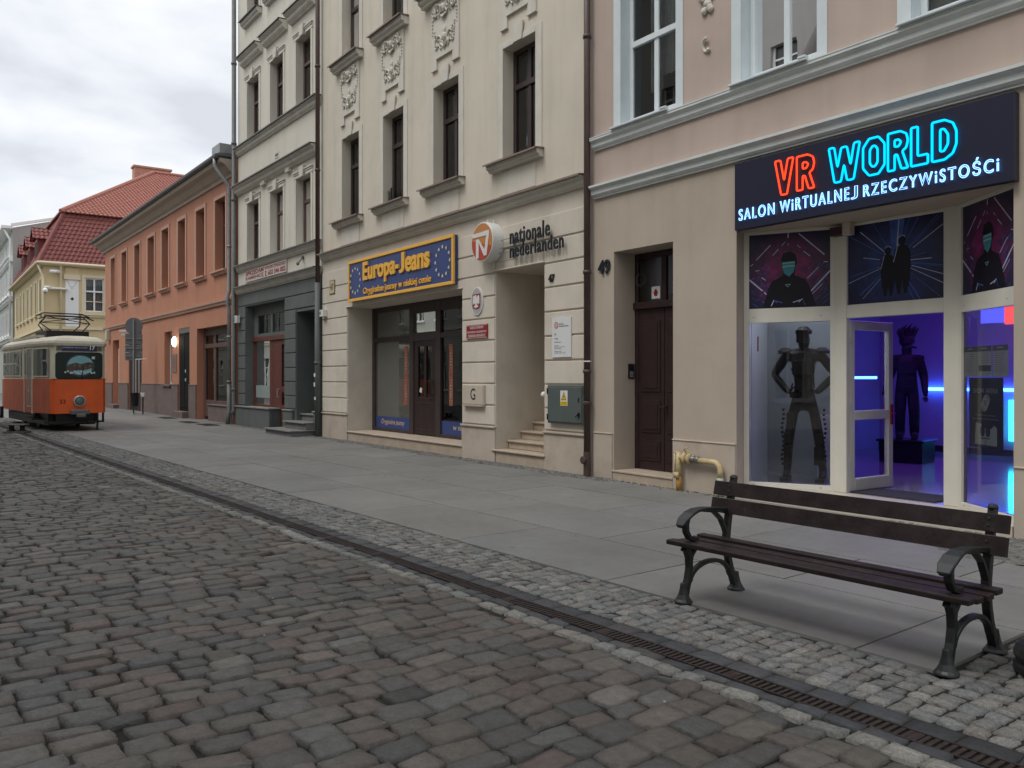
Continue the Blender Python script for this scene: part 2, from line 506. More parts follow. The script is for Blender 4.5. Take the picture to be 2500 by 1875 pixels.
def tag(o, label, cat, group=None, kind=None):
    o['label'] = label; o['category'] = cat
    if group: o['group'] = group
    if kind: o['kind'] = kind
    return o
def thing(name, label, cat, loc=(0, 0, 0), rz=0., group=None):
    o = bpy.data.objects.new(name, None); COL.objects.link(o)
    o.empty_display_size = .2
    o.location = loc; o.rotation_euler = (0, 0, rz)
    return tag(o, label, cat, group)
def struct(o):
    o['kind'] = 'structure'; return o

def text_poly(s, spacing=1.0, bold=0., outline=False):
    cu = bpy.data.curves.new('t', 'FONT')
    cu.body = s; cu.size = 1; cu.space_character = spacing; cu.offset = bold
    cu.resolution_u = 4 if not outline else 6
    cu.fill_mode = 'NONE' if outline else 'FRONT'
    o = bpy.data.objects.new('t', cu); COL.objects.link(o)
    bpy.context.view_layer.update()
    me = bpy.data.meshes.new_from_object(o.evaluated_get(bpy.context.evaluated_depsgraph_get()))
    v = [tuple(x.co) for x in me.vertices]
    f = [tuple(p.vertices) for p in me.polygons]
    ed = [tuple(x.vertices) for x in me.edges]
    bpy.data.objects.remove(o); bpy.data.curves.remove(cu); bpy.data.meshes.remove(me)
    return v, f, ed

def put_text(mb, s, x0, x1, z0, z1, y, ext=.004, m=0, bold=.0, spacing=1.0, shear=0.):
    """letters filling the box x0..x1, z0..z1 on a plane facing -y"""
    v, f, ed = text_poly(s, spacing, bold)
    if not v: return
    xa = min(p[0] for p in v); xb = max(p[0] for p in v); ya = min(p[1] for p in v); yb = max(p[1] for p in v)
    T = lambda p, yy: (x0 + (p[0] - xa + shear * (p[1] - ya)) / (xb - xa + shear * (yb - ya)) * (x1 - x0), yy, z0 + (p[1] - ya) / (yb - ya) * (z1 - z0))
    i = len(mb.v)
    mb.v += [T(p, y - ext) for p in v]
    for q in f:
        mb.f.append(tuple(i + k for k in q)); mb.m.append(m)
    if ext > .003:
        j = len(mb.v); mb.v += [T(p, y) for p in v]
        cnt = {}
        for q in f:
            for a, b in zip(q, q[1:] + q[:1]):
                cnt[tuple(sorted((a, b)))] = cnt.get(tuple(sorted((a, b))), 0) + 1
        for (a, b), c in cnt.items():
            if c == 1:
                mb.f.append((i + a, i + b, j + b, j + a)); mb.m.append(m)

def loops_from_edges(v, ed):
    nb = {}
    for a, b in ed:
        nb.setdefault(a, []).append(b); nb.setdefault(b, []).append(a)
    seen = set(); res = []
    for st in nb:
        if st in seen: continue
        lp = [st]; seen.add(st); cur = st
        while True:
            nx = [k for k in nb[cur] if k not in seen]
            if not nx: break
            cur = nx[0]; seen.add(cur); lp.append(cur)
        if len(lp) > 2: res.append([v[k] for k in lp])
    return res

def neon_text(mb, s, x0, x1, z0, z1, y, r, m=0, bold=0., spacing=1.0, inset=None):
    v, f, ed = text_poly(s, spacing, bold, True)
    xa = min(p[0] for p in v); xb = max(p[0] for p in v); ya = min(p[1] for p in v); yb = max(p[1] for p in v)
    for lp in loops_from_edges(v, ed):
        P = [(x0 + (p[0] - xa) / (xb - xa) * (x1 - x0), y, z0 + (p[1] - ya) / (yb - ya) * (z1 - z0)) for p in lp]
        Q = [P[0]]
        for p in P[1:]:
            if (Vector(p) - Vector(Q[-1])).length > r * .9: Q.append(p)
        if len(Q) > 2: mb.tube(Q, r, 6, m, closed=True)

def disc_pts(cx, cz, rx, rz, n=28):
    return [(cx + rx * math.cos(2 * math.pi * k / n), cz + rz * math.sin(2 * math.pi * k / n)) for k in range(n)]
def star_pts(cx, cz, r):
    return [(cx + (r if k % 2 == 0 else r * .42) * math.sin(math.pi * k / 5), cz + (r if k % 2 == 0 else r * .42) * math.cos(math.pi * k / 5)) for k in range(10)]

def window(parent, x0, x1, z0, z1, d, fm, gm=None, mull=True, trans=None, fw=.06, curtain=None, cmat=None, name='window', th=.06,
           surround=None, sill=None):
    """one window: frame mesh with panes, curtain, surround and sill below it"""
    mb = MB()
    ya, yb = d - .02, d + th - .02
    mb.box(x0, x0 + fw, ya, yb, z0, z1); mb.box(x1 - fw, x1, ya, yb, z0, z1)
    mb.box(x0 + fw, x1 - fw, ya, yb, z0, z0 + fw); mb.box(x0 + fw, x1 - fw, ya, yb, z1 - fw, z1)
    xm = (x0 + x1) / 2
    if mull: mb.box(xm - fw * .6, xm + fw * .6, ya + .004, yb - .004, z0 + fw, z1 - fw)
    if trans: mb.box(x0 + fw, x1 - fw, ya - .02, yb - .008, trans - fw * .6, trans + fw * .6)
    # sash rails a little further in
    w = mb.build(name, fm, parent, bevel=.004)
    g = MB(); g.quad((x0 + fw * .5, d + .012, z0 + fw * .5), (x1 - fw * .5, d + .012, z0 + fw * .5), (x1 - fw * .5, d + .012, z1 - fw * .5), (x0 + fw * .5, d + .012, z1 - fw * .5))
    g.build('pane', gm or g_win, w)
    if curtain:
        c = MB(); n = 26
        for a, b, zt, zb in curtain:
            for k in range(n):
                t0, t1 = a + (b - a) * k / n, a + (b - a) * (k + 1) / n
                f = lambda t: d + .16 + .018 * math.sin(t * 55) + .01 * math.sin(t * 131)
                c.quad((t0, f(t0), zb), (t1, f(t1), zb), (t1, f(t1), zt), (t0, f(t0), zt))
        c.build('curtain', cmat or m_curtain, w, smooth=True, recalc=False)
    return w

def sill_profile(mb, x0, x1, z0, z1, prot, mcap=1, m=0):
    mb.prism([(.0, z0), (-prot * .50, z0), (-prot * .55, z0 + (z1 - z0) * .25), (-prot * .80, z0 + (z1 - z0) * .36), (-prot * .85, z0 + (z1 - z0) * .42), (-prot * .88, z1 - .025), (.0, z1 - .025)], 'x', x0, x1, m)
    mb.prism([(.0, z1 - .024), (-prot - .03, z1 - .024), (-prot - .035, z1 - .045), (-prot - .042, z1 - .045), (-prot - .04, z1 - .012), (.0, z1 + .006)], 'x', x0 - .03, x1 + .03, mcap)

def cornice(mb, x0, x1, z0, z1, prot, m=0, mcap=None, y=0., ends=True):
    h = z1 - z0
    pr = [(0, 0), (.30, 0), (.30, .10), (.42, .14), (.56, .26), (.60, .30), (.62, .62), (.72, .66), (.90, .76), (.93, .80), (1., .81), (1., .98), (0, 1.)]
    mb.prism([(y - a * prot, z0 + b * h) for a, b in pr], 'x', x0, x1, m)
    if mcap is not None:
        mb.prism([(y, z1 + .003), (y - prot - .035, z1 + .003), (y - prot - .04, z1 - .02), (y - prot - .046, z1 - .02), (y - prot - .044, z1 + .014), (y, z1 + .03)], 'x', x0 - .02, x1 + .02, mcap)

def rustic(mb, x0, x1, rows, holes, prot=.025, gap=.03, m=0):
    for za, zb in rows:
        hs = sorted([(h[0], h[1]) for h in holes if h[2] < zb - .02 and h[3] > za + .02])
        cur = x0
        for a, b in hs + [(x1, x1)]:
            if a - cur > .03: mb.box(cur, a, -prot, .012, za + gap / 2, zb - gap / 2, m)
            cur = max(cur, b)

def shell(mb, x0, x1, z1, depth=10., m=0, mroof=None, z0=-.3):
    """sides, back and top of a house body behind its front wall"""
    e = .006
    mb.quad((x0 + e, 0, z0), (x0 + e, 0, z1), (x0 + e, depth, z1), (x0 + e, depth, z0), m=m)
    mb.quad((x1 - e, 0, z0), (x1 - e, depth, z0), (x1 - e, depth, z1), (x1 - e, 0, z1), m=m)
    mb.quad((x0, depth, z0), (x0, depth, z1), (x1, depth, z1), (x1, depth, z0), m=m)
    mb.quad((x0, 0, z1), (x1, 0, z1), (x1, depth, z1), (x0, depth, z1), m=m if mroof is None else mroof)

def pipe_part(parent, path, r, mat, name='downpipe', collars=(), cr=1.25):
    mb = MB(); mb.tube(path, r, 14)
    for z in collars:
        x, y = min(path, key=lambda p: abs(p[2] - z))[:2]
        mb.lathe([(r * cr, -.03), (r * cr, .03)], (x, y, z), 14)
    return mb.build(name, mat, parent, smooth=True)

# ================================================================ GROUND
SA = R(2.69); CA_, SA_ = math.cos(SA), math.sin(SA)
V0 = 3.45
def st(u, v): return (u * CA_ - v * SA_, V0 + u * SA_ + v * CA_)
ST = Matrix.Translation((0, V0, 0)) @ Matrix.Rotation(SA, 4, 'Z')

g = MB(); g.quad((-400, -300, -.10), (300, -300, -.10), (300, 400, -.10), (-400, 400, -.10))
struct(g.build('ground', M('far_ground', (.12, .118, .112), rough=.9, var=.15, scale=.5)))

def stones(name, cells, pal, mat, z=0., drop=.045, dome=.008, jit=.012, zj=.004, tilt=.01, corner=.10, n=6, top=.86, cstd=.13):
    """one mesh of rounded stones; cells = (cx,cy,half_x,half_y) rows in the street frame"""
    c = np.array(cells, float); N = len(c)
    s1 = {8: np.array([-1, -top, -.56, -.19, .19, .56, top, 1.]), 6: np.array([-1, -top, -.4, .4, top, 1.]), 4: np.array([-1, -.8, .8, 1.])}[n]
    n = len(s1)
    U, Vv = np.meshgrid(s1, s1, indexing='xy'); U = U.ravel(); Vv = Vv.ravel()
    x = np.repeat(U[None], N, 0) * (1 - corner * Vv ** 4); y = np.repeat(Vv[None], N, 0) * (1 - corner * U ** 4)
    J = nrs.normal(0, 1, (N, 2, 4)) * jit
    w = [(1 - U) * (1 - Vv) / 4, (1 + U) * (1 - Vv) / 4, (1 + U) * (1 + Vv) / 4, (1 - U) * (1 + Vv) / 4]
    X = c[:, 0:1] + x * c[:, 2:3] + sum(J[:, 0, k:k + 1] * w[k] for k in range(4))
    Y = c[:, 1:2] + y * c[:, 3:4] + sum(J[:, 1, k:k + 1] * w[k] for k in range(4))
    rim = np.where(np.maximum(abs(U), abs(Vv)) > .8, .36, .2)[None]
    X += nrs.normal(0, 1, X.shape) * jit * rim; Y += nrs.normal(0, 1, Y.shape) * jit * rim
    mxr = np.maximum(abs(U), abs(Vv))
    prof = np.where(mxr > .985, -drop, np.where(mxr > .7, -dome * 1.3, 0.))
    Z = z + prof[None] + nrs.normal(0, 1, (N, 1)) * zj + nrs.normal(0, 1, (N, 1)) * tilt * U + nrs.normal(0, 1, (N, 1)) * tilt * Vv
    Z += nrs.normal(0, 1, Z.shape) * dome * .16
    co_ = np.stack([X, Y, Z], 2).reshape(-1, 3)
    q = []
    for j in range(n - 1):
        for i in range(n - 1):
            a = j * n + i; q.append((a, a + 1, a + n + 1, a + n))
    q = np.array(q); F = (q[None] + (np.arange(N) * n * n)[:, None, None]).reshape(-1, 4)
    me = bpy.data.meshes.new(name)
    me.vertices.add(len(co_)); me.vertices.foreach_set('co', co_.ravel())
    me.loops.add(F.size); me.loops.foreach_set('vertex_index', F.ravel().astype(np.int32))
    me.polygons.add(len(F)); me.polygons.foreach_set('loop_start', np.arange(0, F.size, 4, dtype=np.int32))
    me.polygons.foreach_set('use_smooth', [True] * len(F))
    me.update(calc_edges=True)
    pal = np.array(pal); wts = pal[:, 3] / pal[:, 3].sum()
    ci = nrs.choice(len(pal), N, p=wts)
    colr = pal[ci, :3] * (1 + nrs.normal(0, cstd, (N, 1)))
    a = me.color_attributes.new('Col', 'FLOAT_COLOR', 'POINT')
    full = np.ones((N, n * n, 4)); full[:, :, :3] = np.clip(colr, .01, 1)[:, None, :]
    a.data.foreach_set('color', full.ravel())
    me.materials.append(mat)
    o = bpy.data.objects.new(name, me); COL.objects.link(o); o.matrix_world = ST
    return o

# cobbled carriageway: courses run across the street
cells = []; u = -36.
while u < 5.:
    hw = rnd.uniform(.070, .092)
    v = -7.2 + rnd.uniform(-.1, .1)
    while v < -.03:
        L = rnd.choice([.17, .20, .22, .24, .26]) + rnd.uniform(-.015, .02)
        e2 = min(v + L, -.004)
        if e2 - v > .07:
            wob = .020 * math.sin(v * 2.1 + u * .37) + .015 * math.sin(v * 5.3 + u)
            cells.append((u + hw + wob + rnd.uniform(-.005, .005), (v + e2) / 2, hw - .0030, (e2 - v) / 2 - .0030))
        v += L
    u += 2 * hw + .001
pal = [(0.076, 0.0687, 0.061, 5), (0.0673, 0.0646, 0.0603, 4), (0.0785, 0.0657, 0.058, 3), (0.0785, 0.0705, 0.06, 3), (0.0555, 0.0553, 0.0529, 2.5), (0.0847, 0.0647, 0.0572, 1.0), (0.0703, 0.0707, 0.0642, 1.6), (0.1084, 0.0997, 0.0883, 0.5), (0.0889, 0.0769, 0.0655, 1)]
struct(stones('road', cells, pal, m_cob, z=.0, drop=.034, dome=.0026, jit=.0085, zj=.0042, tilt=.0038, corner=.040, top=.945, cstd=.12, n=8))
g = MB(); g.quad((-36, -7.3, -.022), (5, -7.3, -.022), (5, 1.2, -.022), (-36, 1.2, -.022))
struct(g.build('road_joint_bed', m_mortar, mat=ST))
# far carriageway, too far off to show single stones
g = MB(); g.quad((-140, -9, -.02), (-36, -9, -.02), (-36, 1.2, -.02), (-140, 1.2, -.02))
struct(g.build('far_road', M('far_cobbles', (.075, .07, .065), rough=.7, var=.3, scale=3, bump=.8, bscale=8), mat=ST))

def row(u0, u1, v0, v1, La, Lb, gap=.005):
    r_ = []; u = u0 + rnd.uniform(0, La)
    while u < u1:
        L = rnd.uniform(La, Lb)
        r_.append((u + L / 2, (v0 + v1) / 2 + rnd.uniform(-.004, .004), L / 2 - gap, (v1 - v0) / 2 - gap * .8)); u += L
    return r_
gp = [(.150, .147, .138, 3), (.130, .133, .129, 3), (.165, .158, .146, 2), (.145, .132, .122, 1), (.122, .131, .125, 1)]
gk = [(a * 1.08, b * 1.08, c * 1.04, d) for a, b, c, d in gp]
struct(stones('kerb_strip', row(-60, 5, .005, .125, .13, .20, .003), gk, m_sett, z=.002, drop=.05, dome=.004, jit=.007, zj=.003, tilt=.003, corner=.05, top=.9))
dk = [(.040, .042, .046, 3), (.047, .048, .051, 2), (.034, .036, .040, 2), (.048, .045, .046, 1)]
struct(stones('gutter_stones', row(-60, 5, .127, .214, .17, .24, .0025) + row(-60, 5, .337, .490, .22, .30, .0025), dk, m_cob, z=-.002, drop=.045, dome=.003, jit=.005, zj=.0025, tilt=.002, corner=.03, top=.94))
# drain grate
g = MB(); u = -60.
g.box(-60, 5, .214, .224, -.05, -.001); g.box(-60, 5, .328, .337, -.05, -.001)
u = -34.
while u < 5:
    g.box(u, u + .020, .224, .328, -.035, -.004); u += .038
    if int(u / .038) % 26 == 0: g.box(u - .016, u + .03, .2245, .3275, -.034, -.0045)
g.quad((-60, .224, -.012), (-34, .224, -.012), (-34, .328, -.012), (-60, .328, -.012))
o = g.build('drain_grate', m_iron, mat=ST); struct(o)
# granite setts beside the drain
cells = []
u = -60.
while u < -2.3:
    w_ = rnd.uniform(.098, .120); v = .492 + rnd.uniform(-.01, .01)
    while v < 1.14:
        L = rnd.uniform(.095, .135); e2 = min(v + L, 1.175)
        if e2 - v > .05: cells.append((u + w_ / 2 + .012 * math.sin(v * 9 + u), (v + e2) / 2, w_ / 2 - .003, (e2 - v) / 2 - .003))
        v += L
    u += w_
while u < 5.:          # east of the lamp post the setts run on towards the houses
    w_ = rnd.uniform(.105, .130); v = .492
    while v < 5.0:
        L = rnd.uniform(.10, .145)
        cells.append((u + w_ / 2 + .012 * math.sin(v * 9 + u), v + L / 2, w_ / 2 - .004, L / 2 - .004)); v += L
    u += w_
struct(stones('sett_strip', cells, gp, m_sett, z=.0, drop=.03, dome=.003, jit=.007, zj=.003, tilt=.003, corner=.04, top=.92, cstd=.13))
g = MB(); g.quad((-60, .1, -.0145), (5, .1, -.0145), (5, 1.178, -.0145), (-60, 1.178, -.0145))
g.quad((-2.31, 1.178, -.0145), (5, 1.178, -.0145), (5, 6.0, -.0145), (-2.31, 6.0, -.0145))
struct(g.build('sett_joint_bed', m_mortar, mat=ST))
# paving slabs
cells = []; v = 1.18; k = 0
for hgt in (1.17, 1.17, 1.17, 1.17, 1.17, 1.17, 1.17):
    u = -112. + (k * .83) % 2.1
    while u < -2.3:
        L = 2.1
        e2 = min(u + L, -2.31)
        if e2 - u > .15: cells.append(((u + e2) / 2, v + hgt / 2, (e2 - u) / 2 - .004, hgt / 2 - .004))
        u += L
    v += hgt; k += 1
pp = [(.150, .149, .141, 3), (.155, .152, .143, 3), (.145, .146, .140, 2), (.158, .154, .144, 1)]
o = struct(stones('pavement', cells, pp, m_pave, z=.002, drop=.02, dome=.0005, jit=.0008, zj=.0008, tilt=.0006, corner=.0, n=4, top=.8, cstd=.04))
m4 = o.data
xy = np.empty(len(m4.vertices) * 3); m4.vertices.foreach_get('co', xy); xy = xy.reshape(-1, 16, 3)
c0 = xy.mean(1, keepdims=True)
half = np.abs(xy[:, :, :2] - c0[:, :, :2]).max(1, keepdims=True)
# keep the worn arris of every slab the same few millimetres wide
for ax_ in (0, 1):
    sg = np.sign(xy[:, :, ax_] - c0[:, :, ax_]); inner = np.abs(xy[:, :, ax_] - c0[:, :, ax_]) < half[:, :, ax_] * .95
    xy[:, :, ax_] = np.where(inner, c0[:, :, ax_] + sg * (half[:, :, ax_] - .004), xy[:, :, ax_])
m4.vertices.foreach_set('co', xy.ravel()); m4.polygons.foreach_set('use_smooth', [False] * len(m4.polygons)); m4.update()
# small mosaic setts along the house fronts
cells = []
x = -30.
while x < -9.7:
    w_ = rnd.uniform(.055, .075); y = 8.50 + .05 * math.sin(x * 3) - max(0, (-20 - x)) * .012
    y1 = 8.90 + min(0, (x + 21.4)) * .0157
    while y < y1:
        L = rnd.uniform(.055, .08)
        px_, py_ = x + w_ / 2, y + L / 2
        dx, dy = px_, py_ - V0
        cells.append((dx * CA_ + dy * SA_, -dx * SA_ + dy * CA_, w_ / 2 - .004, L / 2 - .004)); y += L
    x += w_
x = -5.2
while x < -2.2:
    w_ = rnd.uniform(.09, .115); y = 7.55 + .08 * math.sin(x * 5)
    while y < 8.86:
        L = rnd.uniform(.09, .12); px_, py_ = x + w_ / 2, y + L / 2
        if py_ > 7.5 + (-3.6 - px_) * .55:
            dx, dy = px_, py_ - V0
            cells.append((dx * CA_ + dy * SA_, -dx * SA_ + dy * CA_, w_ / 2 - .005, L / 2 - .005))
        y += L
    x += w_
struct(stones('mosaic_strip', cells, [(.14, .137, .127, 3), (.12, .12, .113, 2), (.165, .158, .145, 1)], m_sett, z=.016, drop=.018, dome=.004, jit=.006, zj=.003, tilt=.003, n=4, top=.8))
# crumbs of soil and weeds at the foot of the walls
g = MB()
for k in range(420):
    x = rnd.uniform(-10.2, -7.4) if k < 260 else rnd.uniform(-20, -10.4)
    y = 8.86 - abs(rnd.gauss(0, .07)) - (.02 if x > -8.6 else 0)
    r_ = rnd.uniform(.004, .016)
    g.ball((x, y, .004), r_, 5, sz=.6, m=0 if rnd.random() < .7 else 1)
for k in range(130):
    x = rnd.uniform(-14, -1.5); y = rnd.uniform(.4, 3.2) if k < 90 else rnd.uniform(4.2, 8.4)
    g.ball((x, y, .004), rnd.uniform(.003, .009), 5, sz=.6, m=1 if rnd.random() < .6 else 0)
o = g.build('grit', [m_mortar, M('pale_grit', (.30, .28, .24), rough=.9)]); o['kind'] = 'stuff'; o['label'] = 'grit and crumbs of soil along the foot of the walls'

# ================================================================ HOUSE 49 (pink and beige)
Y0 = 8.88
H49 = thing('townhouse', 'pink and beige plastered townhouse with white framed windows and a blue lit shop below', 'house', (0, Y0, 0))
wins = [(-9.61, -8.45), (-7.28, -6.13), (-4.95, -3.80), (-2.6, -1.45)]
mb = MB()
upper = [(a, b, 5.47, 8.1, .2) for a, b in wins]
mb.wall(-10.345, 2.5, 4.47, 12., upper, m=0, mr=2)
door_h = (-9.77, -8.51, -.05, 3.57, .5)
shop_h = (-7.36, -3.90, -.05, 3.57, 0)
mb.wall(-10.345, 2.5, -.2, 4.47, [door_h, shop_h], m=1)
shell(mb, -10.345, 2.5, 12., 9.5, 0, 3)
mb.build('wall', [m_pink, m_beige, m_white_trim, m_flatroof], H49, recalc=False)
# plinth panels standing proud of the wall, with a thin cap
mb = MB()
for a, b, z in ((-10.24, -9.80, .71), (-8.50, -7.37, .70), (-3.89, 2.4, .70)):
    mb.box(a, b, -.022, .01, -.2, z); mb.box(a - .004, b + .004, -.034, .01, z, z + .018)
mb.box(-9.79, -8.51, -.015, .49, -.2, .125, 1); mb.box(-9.80, -8.50, -.03, .49, .125, .152, 1)
mb.split('plinth', [m_plinth, m_step], H49, bevel=.004)
mb = MB(); cornice(mb, -10.22, 2.4, 4.47, 4.67, .14)
mb.build('cornice', m_grey_trim, H49)
mb = MB(); cornice(mb, -10.22, 2.4, 5.24, 5.42, .12)
mb.box(-10.22, 2.4, -.125, .0, 5.42, 5.437)
mb.build('cornice', m_grey_trim, H49)
for i, (a, b) in enumerate(wins):
    w = window(H49, a, b, 5.56, 8.09, .2, m_whiteframe, trans=6.77, fw=.075, th=.07, gm=g_win,
               curtain=[[(a + .55, b - .02, 7.9, 6.2), (a + .3, a + .56, 7.9, 6.0)], [(a + .02, a + .30, 8., 5.6), (b - .2, b - .02, 8., 5.6)], [(a, b, 8., 5.7)], [(a, b, 8, 5.7)]][i],
               cmat=m_curtain if i != 1 else m_curtain_d)
    s_ = MB()
    for q0, q1 in ((a - .16, a), (b, b + .14)): s_.box(q0, q1, -.014, .0, 5.445, 8.3)
    s_.build('surround', m_white_trim, w, bevel=.003)
    s_ = MB(); s_.box(a + .01, b - .01, .02, .2, 5.45, 5.555); s_.box(a - .09, b - .05, -.17, .19, 5.444, 5.47)
    s_.box(b - .16, b - .05, -.178, -.1, 5.47, 5.50)
    s_.build('sill', m_white_trim, w, bevel=.004)
# dark panelled front door with transom light
mb = MB()
mb.box(-9.77, -9.70, .44, .50, .152, 3.56); mb.box(-8.58, -8.51, .44, .50, .152, 3.56)
mb.box(-9.77, -8.51, .40, .52, 2.68, 2.79); mb.box(-9.70, -8.58, .44, .5, 3.47, 3.56)
mb.box(-9.18, -9.08, .435, .5, 2.79, 3.47)
d49 = mb.build('front_door', m_door_br, H49, bevel=.008)
mb = MB(); mb.box(-9.70, -9.13, .455, .49, .155, 2.68); mb.box(-9.12, -8.58, .455, .49, .155, 2.68)
for x0, x1 in ((-9.62, -9.21), (-9.05, -8.65)):
    for z0, z1 in ((.30, .62), (.74, 1.25), (1.38, 2.5)):
        mb.box(x0, x1, .44, .456, z0, z1); mb.box(x0 + .05, x1 - .05, .43, .441, z0 + .05, z1 - .05)
mb.build('door_leaf', m_door_br, d49, bevel=.01, seg=2)
mb = MB(); mb.quad((-9.7, .47, 2.79), (-8.58, .47, 2.79), (-8.58, .47, 3.47), (-9.7, .47, 3.47))
mb.build('transom_pane', g_win, d49)
mb = MB(); mb.box(-9.40, -9.22, .455, .468, 2.83, 3.02); mb.prism([(-9.36, 2.94), (-9.26, 2.94), (-9.28, 2.87), (-9.34, 2.87)], 'y', .452, .456, 1); mb.prism(disc_pts(-9.31, 2.95, .028, .03, 10), 'y', .451, .4555, 1)
mb.build('sticker', [m_paper, m_red], d49)
mb = MB(); mb.tube([(-9.63 + .10 * math.cos(t), .44, 3.15 + .10 * math.sin(t)) for t in [k * math.pi / 10 for k in range(20)]], .006, 6, closed=True)
mb.build('ring_decal', m_pipe_dk, d49)
mb = MB(); mb.tube([(-9.06, .43, 1.15), (-9.06, .38, 1.15), (-9.15, .38, 1.15)], .012, 8); mb.box(-9.08, -9.04, .432, .445, 1.05, 1.27)
mb.build('handle', m_iron, d49)
# stucco hook and ornament between the windows
mb = MB()
mb.tube([(-7.86 + .075 * math.cos(R(a)), -.03 - .03 * math.sin(R(a + 60)), 6.19 + .085 * math.sin(R(a))) for a in range(70, 330, 20)], .022, 8)
mb.build('wall_hook', m_cream2, H49, smooth=True)
mb = MB()
for k in range(26):
    t = rnd.uniform(0, 1); mb.ball((-7.85 + rnd.uniform(-.15, .15) * (1 - t * .6), -.02, 6.98 - t * .32), rnd.uniform(.03, .06), 8, sy=.7)
mb.build('stucco_ornament', m_trim2, H49, smooth=True)
pipe_part(H49, [(-10.30, -.10, 12.), (-10.30, -.10, .0)], .055, m_pipe_br, collars=(7.1, 3.3, 1.7))
mb = MB(); mb.lathe([(.066, -.05), (.075, -.04), (.075, .0), (.066, .01)], (-10.30, -.10, 1.21), 14); mb.lathe([(.05, 0), (.062, .005), (.062, .04), (.05, .05)], (-10.30, -.205, .275), 14, axis='y')
mb.lathe([(.06, -.2), (.06, .21)], (-10.30, -.10, .2), 14)
mb.split('pipe_fitting', m_pipe_br, H49)
mb = MB(); mb.tube([(-10.37 + 0, -.1 + 0, 1.86), (-10.30, -.172, 1.86), (-10.225, -.1, 1.86), (-10.2, -.1, 1.86)], .012, 6)
mb.build('pipe_clip', m_silver, H49)

# ---- recessed glazed shopfront (wings slanting in to a door)
A, B, C, D, E_, Hh = (-7.47, .29), (-6.43, .84), (-6.26, .84), (-5.01, .84), (-4.83, .82), (-3.905, .165)
FZ = .12
mb = MB()
poly = [(-7.36, -.0), (-3.90, -.0), Hh, E_, B, A]
mb.quad(*[(x, y, FZ) for x, y in poly], m=0)
mb.box(-7.36, -3.90, -.03, .0, -.1, FZ - .0, 0)
mb.quad(*[(x, y, 3.57) for x, y in poly], m=1)
mb.quad((-7.36, 0, -.1), (A[0], A[1], -.1), (A[0], A[1], 3.57), (-7.36, 0, 3.57), m=2)
mb.quad((-3.90, 0, -.1), (Hh[0], Hh[1], -.1), (Hh[0], Hh[1], 3.57), (-3.90, 0, 3.57), m=2)
mb.build('shop_recess', [m_tile_out, m_beige, m_beige], H49, recalc=False)
def frame_mat(p, q):
    d = Vector((q[0] - p[0], q[1] - p[1], 0)); L = d.length; d.normalize()
    return Matrix(((d.x, -d.y, 0, p[0]), (d.y, d.x, 0, p[1]), (0, 0, 1, 0), (0, 0, 0, 1))), L
sf = MB()
sf.box(-6.43, -6.26, .80, .88, FZ, 3.57); sf.box(-5.01, -4.83, .79, .87, FZ, 3.57)
sf.box(-6.26, -5.01, .81, .87, 2.36, 2.53); sf.box(-6.26, -5.01, .81, .87, 3.53, 3.57)
SFR = sf.build('shopfront', m_upvc, H49, bevel=.006)
wings = []
for p, q in ((A, B), (E_, Hh)):
    mt, L = frame_mat(p, q)
    f = MB()
    f.box(0, .07, -.03, .04, FZ, 3.57); f.box(L - .07, L, -.03, .04, FZ, 3.57)
    f.box(.07, L - .07, -.03, .04, FZ, .19); f.box(.07, L - .07, -.032, .04, 2.34, 2.53); f.box(.07, L - .07, -.03, .04, 3.53, 3.57)
    for xx in (.12, L - .2):
        for zz in (.155, 2.41): f.box(xx, xx + .03, -.034, -.029, zz, zz + .006, 1)
    wing = f.build('side_window', [m_upvc, m_black], H49, mat=mt, bevel=.005)
    gq = MB(); gq.quad((.05, .0, .17), (L - .05, .0, .17), (L - .05, .0, 2.36), (.05, .0, 2.36)); gq.build('pane', g_arc, wing)
    wings.append((wing, mt, L))
# glass door, folded open into the shop
mt = Matrix.Translation((-6.30, .90, FZ)) @ Matrix.Rotation(R(89), 4, 'Z')
f = MB(); f.box(0, .10, -.035, .035, .015, 2.22); f.box(.87, .97, -.035, .035, .015, 2.22); f.box(.10, .87, -.035, .035, .015, .17); f.box(.10, .87, -.035, .035, 2.10, 2.22); f.box(.10, .87, -.035, .035, .93, 1.05)
dr = f.build('glass_door', m_upvc, H49, mat=mt, bevel=.006)
gq = MB(); gq.quad((.09, 0, .15), (.88, 0, .15), (.88, 0, 2.12), (.09, 0, 2.12)); gq.build('pane', g_arc, dr)
f = MB(); f.box(.90, .94, -.055, -.035, .85, 1.12); f.box(.90, .94, .035, .055, .85, 1.12); f.tube([(.92, -.05, 1.0), (.92, -.09, 1.0), (.82, -.09, 1.0)], .012, 8)
f.tube([(.92, .05, 1.0), (.92, .09, 1.0), (.82, .09, 1.0)], .012, 8); f.build('handle', m_red, dr)
f = MB()
for z in (.35, 1.1, 1.95): f.tube([(-.01, -.04, z - .05), (-.01, -.04, z + .05)], .012, 8)
f.split('hinge', m_silver, dr)
